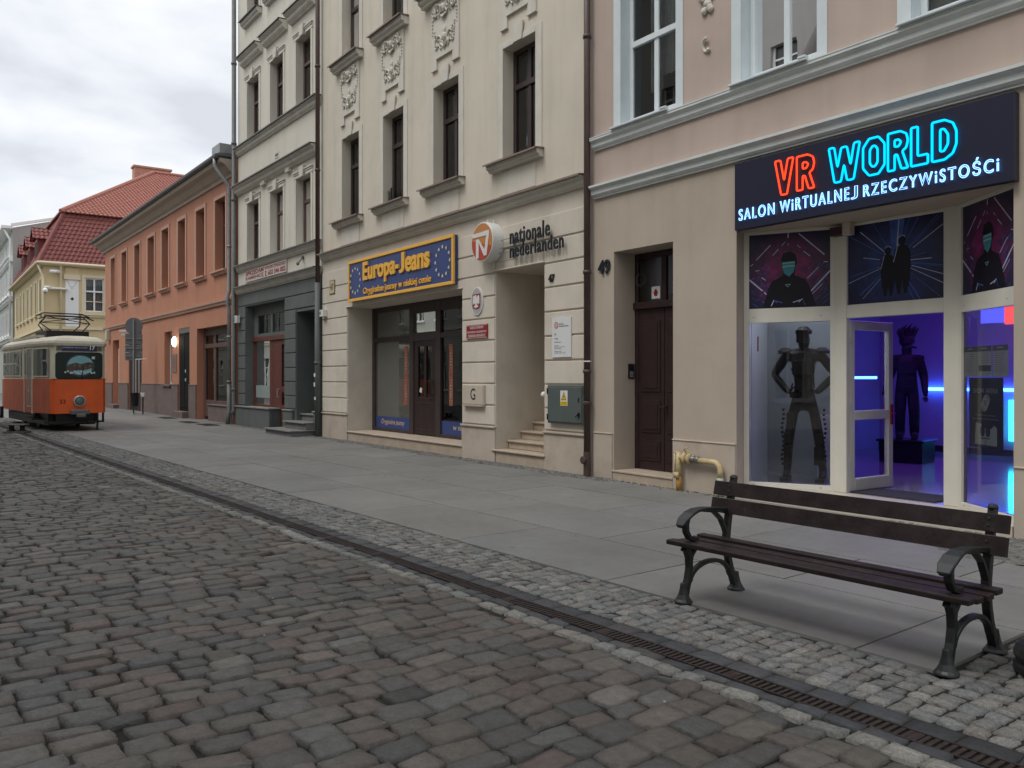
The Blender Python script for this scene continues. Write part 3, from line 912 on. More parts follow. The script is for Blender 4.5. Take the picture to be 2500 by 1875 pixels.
# room behind
mb = MB()
mb.quad(*[(x, y, FZ - .001) for x, y in (A, B, E_, Hh, (-2.4, .24), (-2.4, 7.8), (-10.0, 7.8), (-10.0, .8), (-7.75, .8))], m=1)
mb.quad((-10., 7.8, 0), (-2.4, 7.8, 0), (-2.4, 7.8, 3.65), (-10, 7.8, 3.65), m=0)
mb.quad((-10., .8, 0), (-10., 7.8, 0), (-10., 7.8, 3.65), (-10, .8, 3.65), m=0)
mb.quad((-2.4, .24, 0), (-2.4, 7.8, 0), (-2.4, 7.8, 3.65), (-2.4, .24, 3.65), m=0)
mb.quad((-10, .8, 3.65), (-10, 7.8, 3.65), (-2.4, 7.8, 3.65), (-2.4, .24, 3.65), (-7.47, .29, 3.65), (-7.75, .8, 3.65), m=0)
mb.quad((-10, .8, 0), (-7.75, .8, 0), (-7.75, .8, 3.65), (-10, .8, 3.65), m=0)
mb.quad(Hh + (0,), (-2.4, .24, 0), (-2.4, .24, 3.65), Hh + (3.65,), m=0)
mb.box(-10, -2.4, 7.76, 7.795, FZ, .24, 2)
mb.build('shop_interior', [m_arcwall, m_tile_in, m_dark], H49, recalc=False)
mb = MB(); mb.prism([A, (-8.55, 2.2), (-8.62, 2.2), (-7.54, .29)], 'z', FZ, 3.6, 1); mb.box(-8.55, -7.15, 2.15, 2.25, FZ, 3.6, 0)
mb.box(-7.55, -7.16, 2.05, 2.149, FZ, 1.05, 2)
mb.build('partition', [m_partition, m_white, m_arcwall], H49)
mb = MB(); mb.box(-9.4, -8.9, 3.2, 4.4, FZ, 1.3, 0); mb.box(-3.4, -2.8, 3.5, 6.5, FZ, .9, 0)
mb.split('counter', m_black, H49, bevel=.01)

# ---- things of the shop
def led(name, p, q, r, mat, label, cat='light tube', group=None):
    b = MB(); c = (Vector(p) + Vector(q)) / 2
    b.tube([Vector(p) - c, Vector(q) - c], r, 10)
    o = b.build(name, mat, smooth=False); o.location = c
    return tag(o, label, cat, group)
led('light_tube', (-8.98, 16.62, 1.37), (-7.15, 16.62, 1.37), .030, e_blue, 'long blue light tube running level along the back wall of the shop', group='blue light tubes in the shop')
led('light_tube', (-8.75, 13.05, 1.6), (-7.88, 13.05, 1.6), .022, e_blue, 'short blue light tube seen through the open glass door', group='blue light tubes in the shop')
led('light_tube', (-7.33, 16.6, .42), (-7.33, 16.6, 1.18), .045, e_cyan, 'upright cyan light tube mirrored in the polished shop floor')
b = MB(); b.box(-.6, .6, -1.6, 1.6, -.03, 0, 0); o = b.build('added_light', e_violet); o.location = (-6.6, 13.2, 3.64); tag(o, 'violet fill light panel added out of view behind the window posters of the shop', 'light')  # unseen panel, added to fill the room with violet light
b = MB(); b.box(-.3, .3, -.15, .15, -.03, 0, 0); o = b.build('added_light', e_coolfill); o.location = (-7.45, 10.05, 3.55); tag(o, 'small cool white lamp added out of view above the rusty statue in the left window', 'light')  # unseen lamp, added to brighten the pale wall and statue
b = MB(); b.box(-.21, .21, 0, .03, -.14, .14, 0); o = b.build('glowing_screen', e_bluep); o.location = (-7.53, 16.3, 2.76); tag(o, 'blue lit panel high in the right shop window beside the red one', 'light panel')
b = MB(); b.box(-.10, .12, 0, .03, -.17, .17, 0); o = b.build('glowing_screen', e_redp); o.location = (-7.22, 16.3, 2.75); tag(o, 'red lit panel high in the right shop window', 'light panel')
b = MB(); b.box(-.55, .55, -.32, .32, 0, .012); o = b.build('door_mat', M('dark_rubber_mat', (.035, .035, .04), rough=.95, bump=.5, bscale=200)); o.location = (-5.72, 10.10, .121); o.rotation_euler = (0, 0, R(0)); tag(o, 'dark rubber door mat on the pale floor inside the shop doorway', 'mat')

# ---- neon sign over the shop
YS = -.10
sg = thing('neon_sign', 'wide black sign board with red and blue neon letters above the shop entrance', 'sign', (0, Y0, 0))
KS = (Y0 + YS - .02) / Y0      # letters were measured on the wall plane
mb = MB(); mb.box(-7.31, -3.845, YS, -.003, 3.54, 4.42); mb.build('panel', m_signdark, sg, bevel=.006)
def zk(z): return 1.6 + (z - 1.6) * KS
def xk(x): return x * KS
def neon(name, mat, items, r):
    b = MB()
    for t, x0, x1, z0, z1, bold, sp in items:
        neon_text(b, t, x0, x1, z0, z1, YS - .025, r, bold=bold, spacing=sp)
    return b.split(name, mat, sg, smooth=True)
GLY = {
 'V': [[(0, 1), (.30, 1), (.50, .40), (.70, 1), (1, 1), (.66, .0), (.34, .0)]],
 'W': [[(0, 1), (.18, 1), (.29, .42), (.41, .95), (.59, .95), (.71, .42), (.82, 1), (1, 1), (.81, 0), (.60, 0), (.50, .46), (.40, 0), (.19, 0)]],
 'O': [[(.28, 0), (.72, 0), (1, .22), (1, .78), (.72, 1), (.28, 1), (0, .78), (0, .22)], [(.44, .22), (.56, .22), (.68, .32), (.68, .68), (.56, .78), (.44, .78), (.32, .68), (.32, .32)]],
 'R': [[(0, 0), (0, 1), (.62, 1), (.92, .90), (1, .72), (.92, .54), (.72, .46), (1, 0), (.68, 0), (.46, .40), (.34, .40), (.34, 0)], [(.34, .79), (.54, .79), (.66, .71), (.54, .61), (.34, .61)]],
 'L': [[(0, 1), (.40, 1), (.40, .24), (1, .24), (1, 0), (0, 0)]],
 'D': [[(0, 0), (0, 1), (.52, 1), (.86, .88), (1, .66), (1, .34), (.86, .12), (.52, 0)], [(.34, .22), (.34, .78), (.50, .78), (.66, .62), (.66, .38), (.50, .22)]]}
def neon_caps(name, mat, items, r):
    b = MB()
    for ch, x0, x1, z0, z1 in items:
        for lp in GLY[ch]:
            P = []
            for k in range(len(lp)):
                a, c, d_ = Vector(lp[k - 1]), Vector(lp[k]), Vector(lp[(k + 1) % len(lp)])
                for q in (a, d_):
                    e = q - c; P.append(c + e * min(.28, .045 / max(e.length, 1e-6)))
                P[-2:] = [P[-2], (P[-2] + P[-1]) / 2 * .5 + c * .5, P[-1]]
            b.tube([(x0 + q.x * (x1 - x0), YS - .025, z0 + q.y * (z1 - z0)) for q in P], r, 6, closed=True)
    return b.build(name, mat, sg, smooth=True)
neon_caps('red_lettering', e_nred, [('V', -6.65, -6.38, 3.875, 4.31), ('R', -6.33, -6.085, 3.885, 4.30)], .0115)
neon_caps('cyan_lettering', e_ncyan, [(c, a, b, 3.885, 4.30) for c, a, b in (('W', -5.89, -5.49), ('O', -5.45, -5.19), ('R', -5.15, -4.92), ('L', -4.885, -4.70), ('D', -4.655, -4.40))], .0120)
neon('white_lettering', e_nwhite, [('SALON', -7.215, -6.66, 3.655, 3.80, .10, 1.3), ('WiRTUALNE', -6.575, -5.625, 3.655, 3.80, .10, 1.3), ('J', -5.60, -5.52, 3.655, 3.80, .10, 1), ('RZECZYWiSTOŚCi', -5.445, -3.985, 3.655, 3.835, .10, 1.3)], .0044)
# ---- security box on the shopfront corner
b = MB(); b.box(-.16, .02, -.05, .06, -.05, .06, 0); b.box(.02, .13, -.05, .06, -.06, .10, 1)
o = b.build('shutter_box', [M('dark_red_plastic', (.05, .02, .025), rough=.5), m_gasbeige], bevel=.006); o.location = (-6.27, Y0 + .74, 3.47); tag(o, 'small dark red and beige box under the soffit between two window posters', 'box')

# ---- window posters on the three transom lights
def poster(mt, L, label, kind, x0=.07):
    c = L / 2
    mats = [poster_mat('poster_print', (.012, .011, .045), (.34, .02, .17) if kind == 'fig' else (.02, .06, .28), (c, 3.02), .56 if kind == 'fig' else .7),
            M('streak_ink', (.42, .46, .64), rough=.3, var=.25, scale=9), M('figure_ink', (.007, .006, .014), rough=.3, var=.2),
            M('teal_ink', (.055, .26, .33), rough=.3, var=.12, scale=14), M('pale_teal_ink', (.30, .52, .56), rough=.3), M('blue_ink', (.05, .10, .34), rough=.3, var=.4, scale=6)]
    b = MB(); y = .0
    b.box(x0, L - x0, y - .004, y + .004, 2.53, 3.53, 0)
    def line(xa, za, xb, zb, w, m, lift=.0055):
        d = Vector((xb - xa, zb - za)); d.normalize(); n_ = Vector((-d.y, d.x)) * w / 2
        b.quad(*[(px, y - lift, pz) for px, pz in ((xa + n_.x, za + n_.y), (xb + n_.x, zb + n_.y), (xb - n_.x, zb - n_.y), (xa - n_.x, za - n_.y))], m=m)
    def poly(pts, m, lift): b.quad(*[(px, y - lift, pz) for px, pz in pts], m=m)
    if kind == 'fig':
        s_ = (L - 2 * x0) / 1.02
        X = lambda u: x0 + u * (L - 2 * x0); Z = lambda v: 3.53 - v
        for u0, v0, u1, v1, w in ((.09, .34, .27, .15, .012), (.62, .02, .93, .32, .014), (.0, .6, .17, .76, .018), (.76, .80, 1.0, .53, .018), (.72, .62, .86, .48, .010), (.30, .29, .37, .21, .010), (.41, .17, .45, .12, .008),
                              (.60, .17, .64, .21, .008), (.68, .26, .76, .33, .010), (.49, .0, .49, .07, .014), (.08, .49, .13, .48, .009), (.16, .58, .21, .62, .011), (.19, .78, .22, .81, .013), (.02, .42, .05, .39, .008), (.92, .41, .97, .42, .010), (.49, .14, .49, .17, .007), (.78, .83, .9, .71, .008)):
            line(X(u0), Z(v0), X(u1), Z(v1), w, 1)
        for k in range(26):
            u0, v0 = rnd.uniform(.0, .24), rnd.uniform(.40, .95); l_ = rnd.uniform(.02, .07)
            line(X(u0), Z(v0), X(u0 + l_), Z(v0 + rnd.choice((-1, 1)) * l_ * .7), .006, 5, .0048)
            u0 = rnd.uniform(.76, .98); line(X(u0), Z(v0), X(u0 - l_), Z(v0 + l_), .006, 5, .0048)
        # masked figure: cap and head, torso with arms, pale visor bars
        poly([(X(u), Z(v)) for u, v in ((.18, .99), (.24, .74), (.29, .64), (.43, .57), (.42, .48), (.40, .35), (.43, .27), (.52, .25), (.58, .29), (.60, .38), (.575, .50), (.57, .57), (.70, .63), (.75, .72), (.80, .88), (.83, .99))], 2, .0068)
        poly([(X(u), Z(v)) for u, v in ((.415, .39), (.575, .38), (.575, .46), (.555, .53), (.50, .585), (.44, .54), (.42, .47))], 3, .0080)
        poly([(X(u), Z(v)) for u, v in ((.42, .40), (.57, .392), (.57, .405), (.42, .413))], 4, .0090)
        poly([(X(u), Z(v)) for u, v in ((.42, .445), (.49, .437), (.57, .438), (.57, .452), (.49, .452), (.42, .462))], 4, .0090)
        for p_ in ((.455, .69, .52, .685), (.52, .685, .487, .722), (.487, .722, .455, .69)): line(X(p_[0]), Z(p_[1]), X(p_[2]), Z(p_[3]), .005, 4, .0090)
        for u0, v0, u1, v1 in ((.28, .97, .315, .89), (.315, .89, .35, .93), (.62, .93, .665, .885), (.665, .885, .70, .97), (.33, .90, .42, .93), (.55, .93, .64, .90)): line(X(u0), Z(v0), X(u1), Z(v1), .010, 5 if v1 > .92 else 1, .0092)
    else:
        cx, cz = L * .52, 3.02
        poly([(cx - .09, 3.53), (cx + .11, 3.53), (cx + .07, 3.22), (cx + .12, 3.0), (cx - .10, 3.0), (cx - .06, 3.22)], 5, .0049)
        for k in range(30):
            a = R(rnd.uniform(-22, 202)) if k < 24 else R(rnd.uniform(205, 335))
            r0 = rnd.uniform(.17, .28); r1 = rnd.uniform(.38, .9)
            pa = (cx + r0 * math.cos(a), cz + r0 * math.sin(a)); pb = [cx + r1 * math.cos(a), cz + r1 * math.sin(a)]
            qs = [(x0 - pa[0]) / (pb[0] - pa[0] + 1e-9), (L - x0 - pa[0]) / (pb[0] - pa[0] + 1e-9), (2.535 - pa[1]) / (pb[1] - pa[1] + 1e-9), (3.525 - pa[1]) / (pb[1] - pa[1] + 1e-9)]
            lim = min([1.] + [t for t in qs if t > 0])
            pb = (pa[0] + (pb[0] - pa[0]) * lim, pa[1] + (pb[1] - pa[1]) * lim)
            line(*pa, *pb, rnd.uniform(.004, .013), 5 if k % 3 else 1, .0055 + k * 2e-5)
        for q_, (sx, sz, k_) in enumerate(((-.10, -.02, 1.0), (.08, .06, 1.15))):
            P = [(-.05, -.40), (-.085, -.24), (-.095, -.08), (-.09, .04), (-.06, .095), (-.025, .11), (.025, .11), (.06, .095), (.09, .04), (.095, -.08), (.085, -.24), (.05, -.40), (.02, -.40), (.0, -.25), (-.02, -.40)]
            poly([(cx + sx + u * k_, cz + sz + v * k_) for u, v in P], 2, .0068 + q_ * .0004)
            poly([(cx + sx + u, cz + sz + .155 * k_ + v) for u, v in disc_pts(0, 0, .042 * k_, .05 * k_, 14)], 2, .0068 + q_ * .0004)
            for t0, t1 in ((40, 150), (190, 250)):
                A2 = [(cx + sx + .05 * k_ * math.cos(R(a)), cz + sz + .155 * k_ + .058 * k_ * math.sin(R(a))) for a in range(t0, t1, 20)]
                for (xa, za), (xb, zb) in zip(A2, A2[1:]): line(xa, za, xb, zb, .007, 1, .0078)
            line(cx + sx - .095 * k_, cz + sz - .06 * k_, cx + sx - .05 * k_, cz + sz + .10 * k_, .008, 1, .0078)
        line(cx - .03, cz - .22, cx + .0, cz + .12, .022, 1, .0066)
    o = b.build('window_poster', mats, recalc=False)
    o.matrix_world = Matrix.Translation((0, Y0, 0)) @ mt
    return tag(o, label, 'poster', 'posters on the upper shop windows')
poster(wings[0][1] @ Matrix.Translation((0, -.004, 0)), wings[0][2], 'dark purple poster of a masked figure on the slanting window left of the doorway', 'fig')
poster(Matrix.Translation((-6.26, .835, 0)), 1.25, 'dark blue poster of two silhouettes amid light rays above the shop door', 'ray', .01)
poster(wings[1][1] @ Matrix.Translation((0, -.004, 0)), wings[1][2], 'dark purple poster of a masked figure on the slanting window right of the doorway', 'fig')
# ---- papers and poster on the right window
MW = Matrix.Translation((0, Y0, 0)) @ wings[1][1]
for k, (xa, xb, lab) in enumerate(((.075, .33, 'white notice sheet of plain text, first of three, beside the right door post'), (.335, .61, 'white notice sheet with a grey picture near its foot, between two text sheets'), (.63, .91, 'white notice sheet of plain text nearest the right edge of the shop window'))):
    b = MB(); b.box(xa, xb, .006, .009, 1.61, 1.945, 0); b.box(xa, xb, .0035, .0055, 1.885, 1.945, 1)
    for j in range(9 if k != 1 else 5):
        z_ = 1.855 - j * .024; b.box(xa + .03, xb - .04 - rnd.uniform(0, .06), .0042, .0056, z_, z_ + .006, 2)
    if k == 1: b.box(xa + .03, xb - .01, .0040, .0056, 1.67, 1.735, 1)
    b.box(xa + .08, xb - .09, .0025, .0033, 1.913, 1.925, 0)
    o = b.build('notice_sheet', [m_paper, M('grey_print', (.16, .17, .18), rough=.8), M('faint_text_ink', (.33, .34, .35), rough=.8)]); o.matrix_world = MW
    tag(o, lab, 'notice', 'notice sheets in the shop window')
b = MB(); b.box(.17, .82, .006, .010, .83, 1.60, 0)
put_text(b, 'SHOW ARENA', .26, .73, 1.43, 1.485, .006, .002, 1, spacing=1.1)
for k in range(15):
    a = k / 15 * 2 * math.pi; cx, cz = .495 + .055 * math.cos(a), 1.325 + .055 * math.sin(a)
    b.prism([(cx - .035, cz - .04), (cx - .02, cz - .04), (cx + .035, cz + .04), (cx + .02, cz + .04)], 'y', .0030 + k * 1e-4, .0055, 1)
b.prism(disc_pts(.495, 1.325, .055, .055, 14), 'y', .0022, .006, 1)
put_text(b, '90', .465, .525, 1.295, 1.355, .0018, .0008, 0)
for z_, xa, xb in ((1.185, .30, .70), (1.145, .25, .75)):
    for k in range(12):
        t0 = xa + (xb - xa) * k / 12; b.box(t0, t0 + (xb - xa) / 12 * .7, .004, .0055, z_, z_ + .012, 3)
b.prism([(.29, .87), (.71, .87), (.71, 1.06), (.66, 1.09), (.61, 1.05), (.45, 1.05), (.40, 1.10), (.31, 1.11)], 'y', .004, .0058, 2)
for cx in (.44, .545): b.prism(disc_pts(cx, 1.02, .045, .062, 16), 'y', .0028, .0042, 0)
b.box(.41, .58, .0028, .0042, .935, .947, 0); b.prism(disc_pts(.5, .895, .018, .026, 12), 'y', .0030, .0041, 0); b.prism(disc_pts(.5, .895, .012, .02, 12), 'y', .0022, .0031, 2)
o = b.build('event_poster', [M('dark_slate_print', (.045, .048, .085), rough=.4, var=.1), M('pale_print', (.65, .67, .70), rough=.5), M('grey_figure_print', (.50, .54, .56), rough=.5, var=.1), M('dim_print', (.30, .30, .36), rough=.5)])
o.matrix_world = MW; tag(o, 'dark poster reading SHOW ARENA below the notice sheets on the shop window', 'poster')
b = MB(); b.box(-.075, .075, 0, .012, -.11, .11, 0); b.box(-.03, .03, -.002, 0, -.06, .05, 1)
o = b.build('safety_sign', [M('dull_red_sign', (.20, .02, .02), rough=.4), m_paper]); o.location = (-8.05, 10.10, 2.10); o.rotation_euler = (0, 0, R(61)); tag(o, 'small red safety sign on the pale wall inside the left window', 'sign')

# ---- scrap metal statues in the shop
def statue(name, label, loc, rz, J, edges, radii, mat, extra, bh):
    root = thing(name, label, 'statue', loc, rz)
    me = bpy.data.meshes.new('body'); me.from_pydata([Vector(j) for j in J], edges, []); me.materials.append(mat)
    o = bpy.data.objects.new('body', me); COL.objects.link(o); o.parent = root
    md = o.modifiers.new('skin', 'SKIN'); md.use_smooth_shade = False
    for k, r_ in enumerate(radii):
        sv = me.skin_vertices[0].data[k]; sv.radius = (r_, r_); sv.use_root = (k == 0)
    sb = o.modifiers.new('sub', 'SUBSURF'); sb.levels = 2; sb.render_levels = 2
    b = MB(); extra(b); b.split('plating', mat, root, bevel=.004)
    return root
# feet apart, hands on hips, shoulders broad (metres, facing -y)
J1 = [(0, 0, 1.12), (0, .0, 1.32), (0, -.01, 1.55), (0, 0, 1.78), (0, .01, 1.90), (0, -.02, 2.0), (0, -.03, 2.12),
      (.13, 0, 1.05), (.21, -.03, .62), (.26, .02, .14), (.26, -.13, .05), (-.13, 0, 1.05), (-.20, -.02, .62), (-.23, .02, .14), (-.23, -.13, .05),
      (.24, 0, 1.80), (.42, .06, 1.52), (.22, -.10, 1.30), (.17, -.14, 1.26), (-.24, 0, 1.80), (-.42, .06, 1.52), (-.22, -.10, 1.30), (-.17, -.14, 1.26)]
E1 = [(0, 1), (1, 2), (2, 3), (3, 4), (4, 5), (5, 6), (0, 7), (7, 8), (8, 9), (9, 10), (0, 11), (11, 12), (12, 13), (13, 14), (3, 15), (15, 16), (16, 17), (17, 18), (3, 19), (19, 20), (20, 21), (21, 22)]
R1 = [.115, .12, .16, .15, .06, .10, .095, .080, .075, .058, .05, .080, .075, .058, .05, .085, .062, .05, .035, .085, .062, .05, .035]
def ex1(b):
    for sx in (1, -1):
        for k in range(13):
            z = .22 + k * .065; x = sx * (.215 + .012 * math.sin(k)); b.box(x + sx * .055, x + sx * .085, -.05, .02, z, z + .035)
        b.box(sx * .175 - .045, sx * .175 + .045, -.115, -.07, .76, .98); b.box(sx * .21 - .045, sx * .21 + .045, -.12, -.07, .55, .69)
        b.box(sx * .24 - .06, sx * .24 + .06, -.22, .10, .0, .06); b.lathe([(.10, 0), (.12, .04), (.05, .09)], (sx * .25, 0, 1.82), 10)
        b.box(sx * .20 - .05, sx * .20 + .05, -.10, -.06, .24, .50)
        for f_ in range(4): b.tube([(sx * .17, -.15 - .0 * f_, 1.275 - f_ * .022), (sx * .10, -.165, 1.265 - f_ * .022), (sx * .055, -.155, 1.25 - f_ * .022)], .011, 6)
        b.tube([(sx * .17, -.15, 1.29), (sx * .13, -.17, 1.33), (sx * .09, -.16, 1.35)], .012, 6)
    b.box(-.13, .13, -.20, -.13, 1.52, 1.72); b.box(-.10, .10, -.17, -.12, 1.30, 1.47); b.box(-.14, .14, -.14, .12, 1.13, 1.19)
    for k in range(14): a = rnd.uniform(0, 6.28); b.tube([(.16 * math.cos(a), -.10 * abs(math.sin(a)) - .05, rnd.uniform(1.25, 1.75)), (.15 * math.cos(a + .5), -.14, rnd.uniform(1.2, 1.75))], .010, 6)
    b.box(-.085, .085, -.14, -.09, 1.98, 2.16); b.lathe([(.11, 0), (.12, .05), (.06, .11)], (0, -.02, 2.10), 12)
statue('statue', 'tall rusty scrap metal statue with hands on its hips in the left shop window', (-7.36, 10.34, FZ), R(28), J1, E1, R1, m_statue, ex1, 2.2)
J2 = [(0, 0, .92), (0, 0, 1.12), (0, 0, 1.35), (0, 0, 1.48), (0, -.02, 1.58), (0, -.03, 1.68), (.09, 0, .86), (.12, -.02, .48), (.12, .02, .08), (.13, -.12, .04), (-.09, 0, .86), (-.11, -.02, .48), (-.11, .02, .08), (-.12, -.12, .04),
      (.20, 0, 1.40), (.27, .04, 1.10), (.29, -.06, .84), (.30, -.08, .74), (-.20, 0, 1.40), (-.27, .04, 1.10), (-.33, -.10, .92), (-.36, -.14, .85)]
E2 = [(0, 1), (1, 2), (2, 3), (3, 4), (4, 5), (0, 6), (6, 7), (7, 8), (8, 9), (0, 10), (10, 11), (11, 12), (12, 13), (2, 14), (14, 15), (15, 16), (16, 17), (2, 18), (18, 19), (19, 20), (20, 21)]
R2 = [.16, .16, .19, .07, .10, .09, .115, .10, .085, .06, .115, .10, .085, .06, .10, .075, .055, .03, .10, .075, .055, .03]
def ex2(b):
    b.ball((0, .0, 1.74), .13, 10, sz=1.1)
    for k in range(26):
        a = k * 2.4; l_ = .10 + .07 * (k % 4) / 3; rr_ = .10 * math.sqrt(k / 26)
        b.tube([(rr_ * math.cos(a), .01 + rr_ * math.sin(a), 1.78), ((rr_ + .07) * math.cos(a + .2), .02 + (rr_ + .05) * math.sin(a), 1.82 + l_ * (1 - .5 * k / 26)), ((rr_ + .10) * math.cos(a + .35) + .03, .03 + (rr_ + .07) * math.sin(a), 1.84 + l_ * 1.25 * (1 - .6 * k / 26))], [.032, .022, .005], 6)
    for sx in (1, -1):
        for k in range(5): b.box(sx * (.16 + .02 * k) - .05, sx * (.16 + .02 * k) + .05, -.14 + .02 * k, .06, 1.42 - .06 * k, 1.47 - .06 * k)
    for sx in (1, -1):
        b.box(sx * .20 - .075, sx * .20 + .075, -.09, .09, 1.36, 1.46); b.box(sx * .12 - .05, sx * .12 + .05, -.2, .08, .0, .05)
        b.box(sx * .10 - .06, sx * .10 + .06, -.11, -.06, .52, .80)
        q = (.30, -.08, .74) if sx > 0 else (-.36, -.14, .85)
        for f_ in range(4): b.tube([(q[0] + .014 * (f_ - 1.5), q[1], q[2]), (q[0] + .018 * (f_ - 1.5), q[1] - .01, q[2] - .05), (q[0] + .016 * (f_ - 1.5), q[1] - .03, q[2] - .09 + .01 * abs(f_ - 1.5))], .009, 6)
        b.tube([(q[0] - sx * .03, q[1], q[2]), (q[0] - sx * .05, q[1] - .02, q[2] - .04)], .010, 6)
    b.box(-.14, .14, -.16, -.11, 1.15, 1.36); b.box(-.13, .13, -.13, .1, .90, .97); b.tube([(.08, -.10, 1.62), (.15, -.16, 1.60)], .018, 6)
statue('statue', 'black spiky headed statue standing on a dark pedestal in the blue lit room', (-8.0, 14.2, .52), R(28), J2, E2, R2, m_statue2, ex2, 1.8)
b = MB(); b.box(-.36, .36, -.32, .32, 0, .36); b.box(-.40, .40, -.36, .36, .36, .40)
o = b.build('pedestal', m_black, bevel=.01); o.location = (-8.0, 14.2, FZ); o.rotation_euler = (0, 0, R(10)); tag(o, 'low black pedestal under the spiky headed statue', 'pedestal')

# ---- house number, intercom, gas pipe
b = MB(); put_text(b, '49', -10.12, -9.84, 3.24, 3.47, -.012, .02, 0, bold=.02)
o = b.build('house_number', m_letter_dk); o.location = (0, Y0, 0); tag(o, 'dark metal house number 49 beside the tall brown door', 'house number')
b = MB(); b.box(-.014, .0, -.065, .065, -.12, .12, 0)
for r_ in range(4):
    for c_ in range(3): b.box(.0, .004, -.035 + c_ * .028, -.017 + c_ * .028, -.09 + r_ * .024, -.074 + r_ * .024, 1)
b.box(.0, .003, -.045, .045, .03, .09, 2)
o = b.build('intercom', [m_black, m_silver, M('smoked_glass', (.02, .02, .022), rough=.15)], bevel=.003); o.location = (-9.752, Y0 + .36, 1.70); tag(o, 'black door intercom with a keypad in the reveal of the brown door', 'intercom')
gp_ = thing('gas_pipe', 'old cream and ochre gas pipe with valves bent along the foot of the beige wall', 'gas pipe', (0, Y0 - .10, 0))
b = MB(); b.tube([(-8.30, 0, -.02), (-8.30, 0, .20)], .042, 14); b.build('riser', m_gasyel2, gp_, smooth=True)
b = MB(); b.tube([(-8.30, 0, .20), (-8.30, 0, .54)], .040, 14); b.tube([(-8.36, -.02, .20), (-8.36, -.02, .53)], .012, 8); b.box(-8.38, -8.28, -.03, .02, .53, .55); b.box(-8.35, -8.27, -.06, -.02, .18, .26)
b.tube([(-8.30, 0, .47), (-8.12, 0, .465)], .036, 14); b.lathe([(.04, 0), (.085, .01), (.085, .03), (.04, .045)], (-8.20, 0, .467), 14, axis='x'); b.lathe([(.04, 0), (.075, .01), (.075, .03), (.04, .045)], (-8.12, 0, .465), 14, axis='x')
b.tube([(-8.17, 0, .53), (-8.17, -.03, .60), (-8.09, -.05, .62)], .010, 6)
b.build('valve_branch', m_gasyel, gp_, smooth=True, bevel=0)
b = MB(); b.lathe([(.04, 0), (.05, .01), (.05, .05), (.044, .06), (.044, .11), (.05, .12), (.05, .15), (.038, .16)], (-8.08, 0, .462), 12, axis='x'); b.ball((-8.03, -.0, .50), .03, 8)
b.build('valve', M('bare_steel_valve', (.22, .20, .18), rough=.45, metal=.7, var=.35, scale=20), gp_, smooth=True)
arc = [(-7.92, 0, .455), (-7.66, 0, .452)] + [(-7.66 + .11 * math.sin(R(a)), 0, .342 + .11 * math.cos(R(a))) for a in range(12, 91, 13)] + [(-7.55, 0, .25)]
b = MB(); b.tube(arc, .040, 14); b.build('elbow', m_gasyel, gp_, smooth=True)
b = MB(); b.tube([(-7.55, 0, .25), (-7.55, 0, -.02)], .043, 14); b.build('lower_sleeve', m_gasgreen, gp_, smooth=True)

# ================================================================ HOUSE 47 (cream)
H47 = thing('townhouse', 'cream townhouse with grooved ground floor, stucco ornaments and a jeans shop', 'house', (0, Y0, 0))
xs47 = [(-20.10, -19.08), (-17.76, -16.75), (-15.40, -14.39), (-12.82, -11.81)]
low = [(a, b, 5.63, 7.72, .25) for a, b in xs47]; up = [(a, b, 9.68, 11.85, .25) for a, b in xs47]
shop47 = (-19.75, -14.25, -.05, 3.38, .72); ent = (-13.06, -11.55, -.05, 3.60, 2.2)
mb = MB()
mb.wall(-21.395, -10.355, 4.72, 15., low + up, m=0)
mb.wall(-21.395, -10.355, -.2, 4.72, [shop47, ent], m=1)
shell(mb, -21.395, -10.355, 15., 10, 0, 2)
mb.quad((-13.06, 2.2, 0), (-11.55, 2.2, 0), (-11.55, 2.2, 3.6), (-13.06, 2.2, 3.6), m=1)
mb.build('wall', [m_cream, m_rust_blk, m_flatroof], H47, recalc=False)
rows = [(.69, 1.075), (1.075, 1.485), (1.485, 1.895), (1.895, 2.315), (2.315, 2.735), (2.735, 3.155), (3.155, 3.575), (3.575, 3.99), (3.99, 4.42)]
mb = MB()
holes = [(-19.77, -14.23, 0, 3.56), (-13.08, -11.53, 0, 3.61)]
rustic(mb, -21.36, -10.39, rows, holes)
mb.build('stone_course', m_rust_blk, H47, bevel=.010, seg=2)
mb = MB()
for a, b in ((-21.36, -19.75), (-14.25, -13.06), (-11.55, -10.39)):
    mb.box(a, b, -.03, .01, -.2, .64); mb.box(a - .01 * (a > -21), b + .01, -.06, .01, .64, .68)
mb.split('plinth', m_plinth, H47, bevel=.01, seg=2)
mb = MB(); mb.box(-19.78, -14.22, -.028, .01, 3.38, 3.545); mb.box(-19.80, -14.20, -.045, .01, 3.38, 3.40); mb.box(-13.09, -11.52, -.045, .01, 3.605, 3.63)
mb.split('lintel', m_rust_blk, H47, bevel=.004)
mb = MB()
cornice(mb, -21.33, -10.42, 4.72, 4.90, .15, 0, 1)
mb.build('cornice', [m_trim2, m_sill_br], H47)
mb = MB(); mb.box(-19.72, -14.26, -.02, .72, -.2, .215); mb.box(-19.77, -14.23, -.05, .735, .215, .25)
mb.box(-13.14, -11.50, -.06, .28, .215, .25)
for k in range(1, 8):
    zb = .25 + .165 * (k - 1)
    mb.box(-13.045, -11.56, .30 * k - .02, 2.19, zb, zb + .13); mb.box(-13.055, -11.552, .30 * k - .06, 2.19, zb + .1305, zb + .165)
mb.box(-13.04, -11.56, -.02, .3, .0, .2145)
mb.build('step', m_step, H47, bevel=.008)
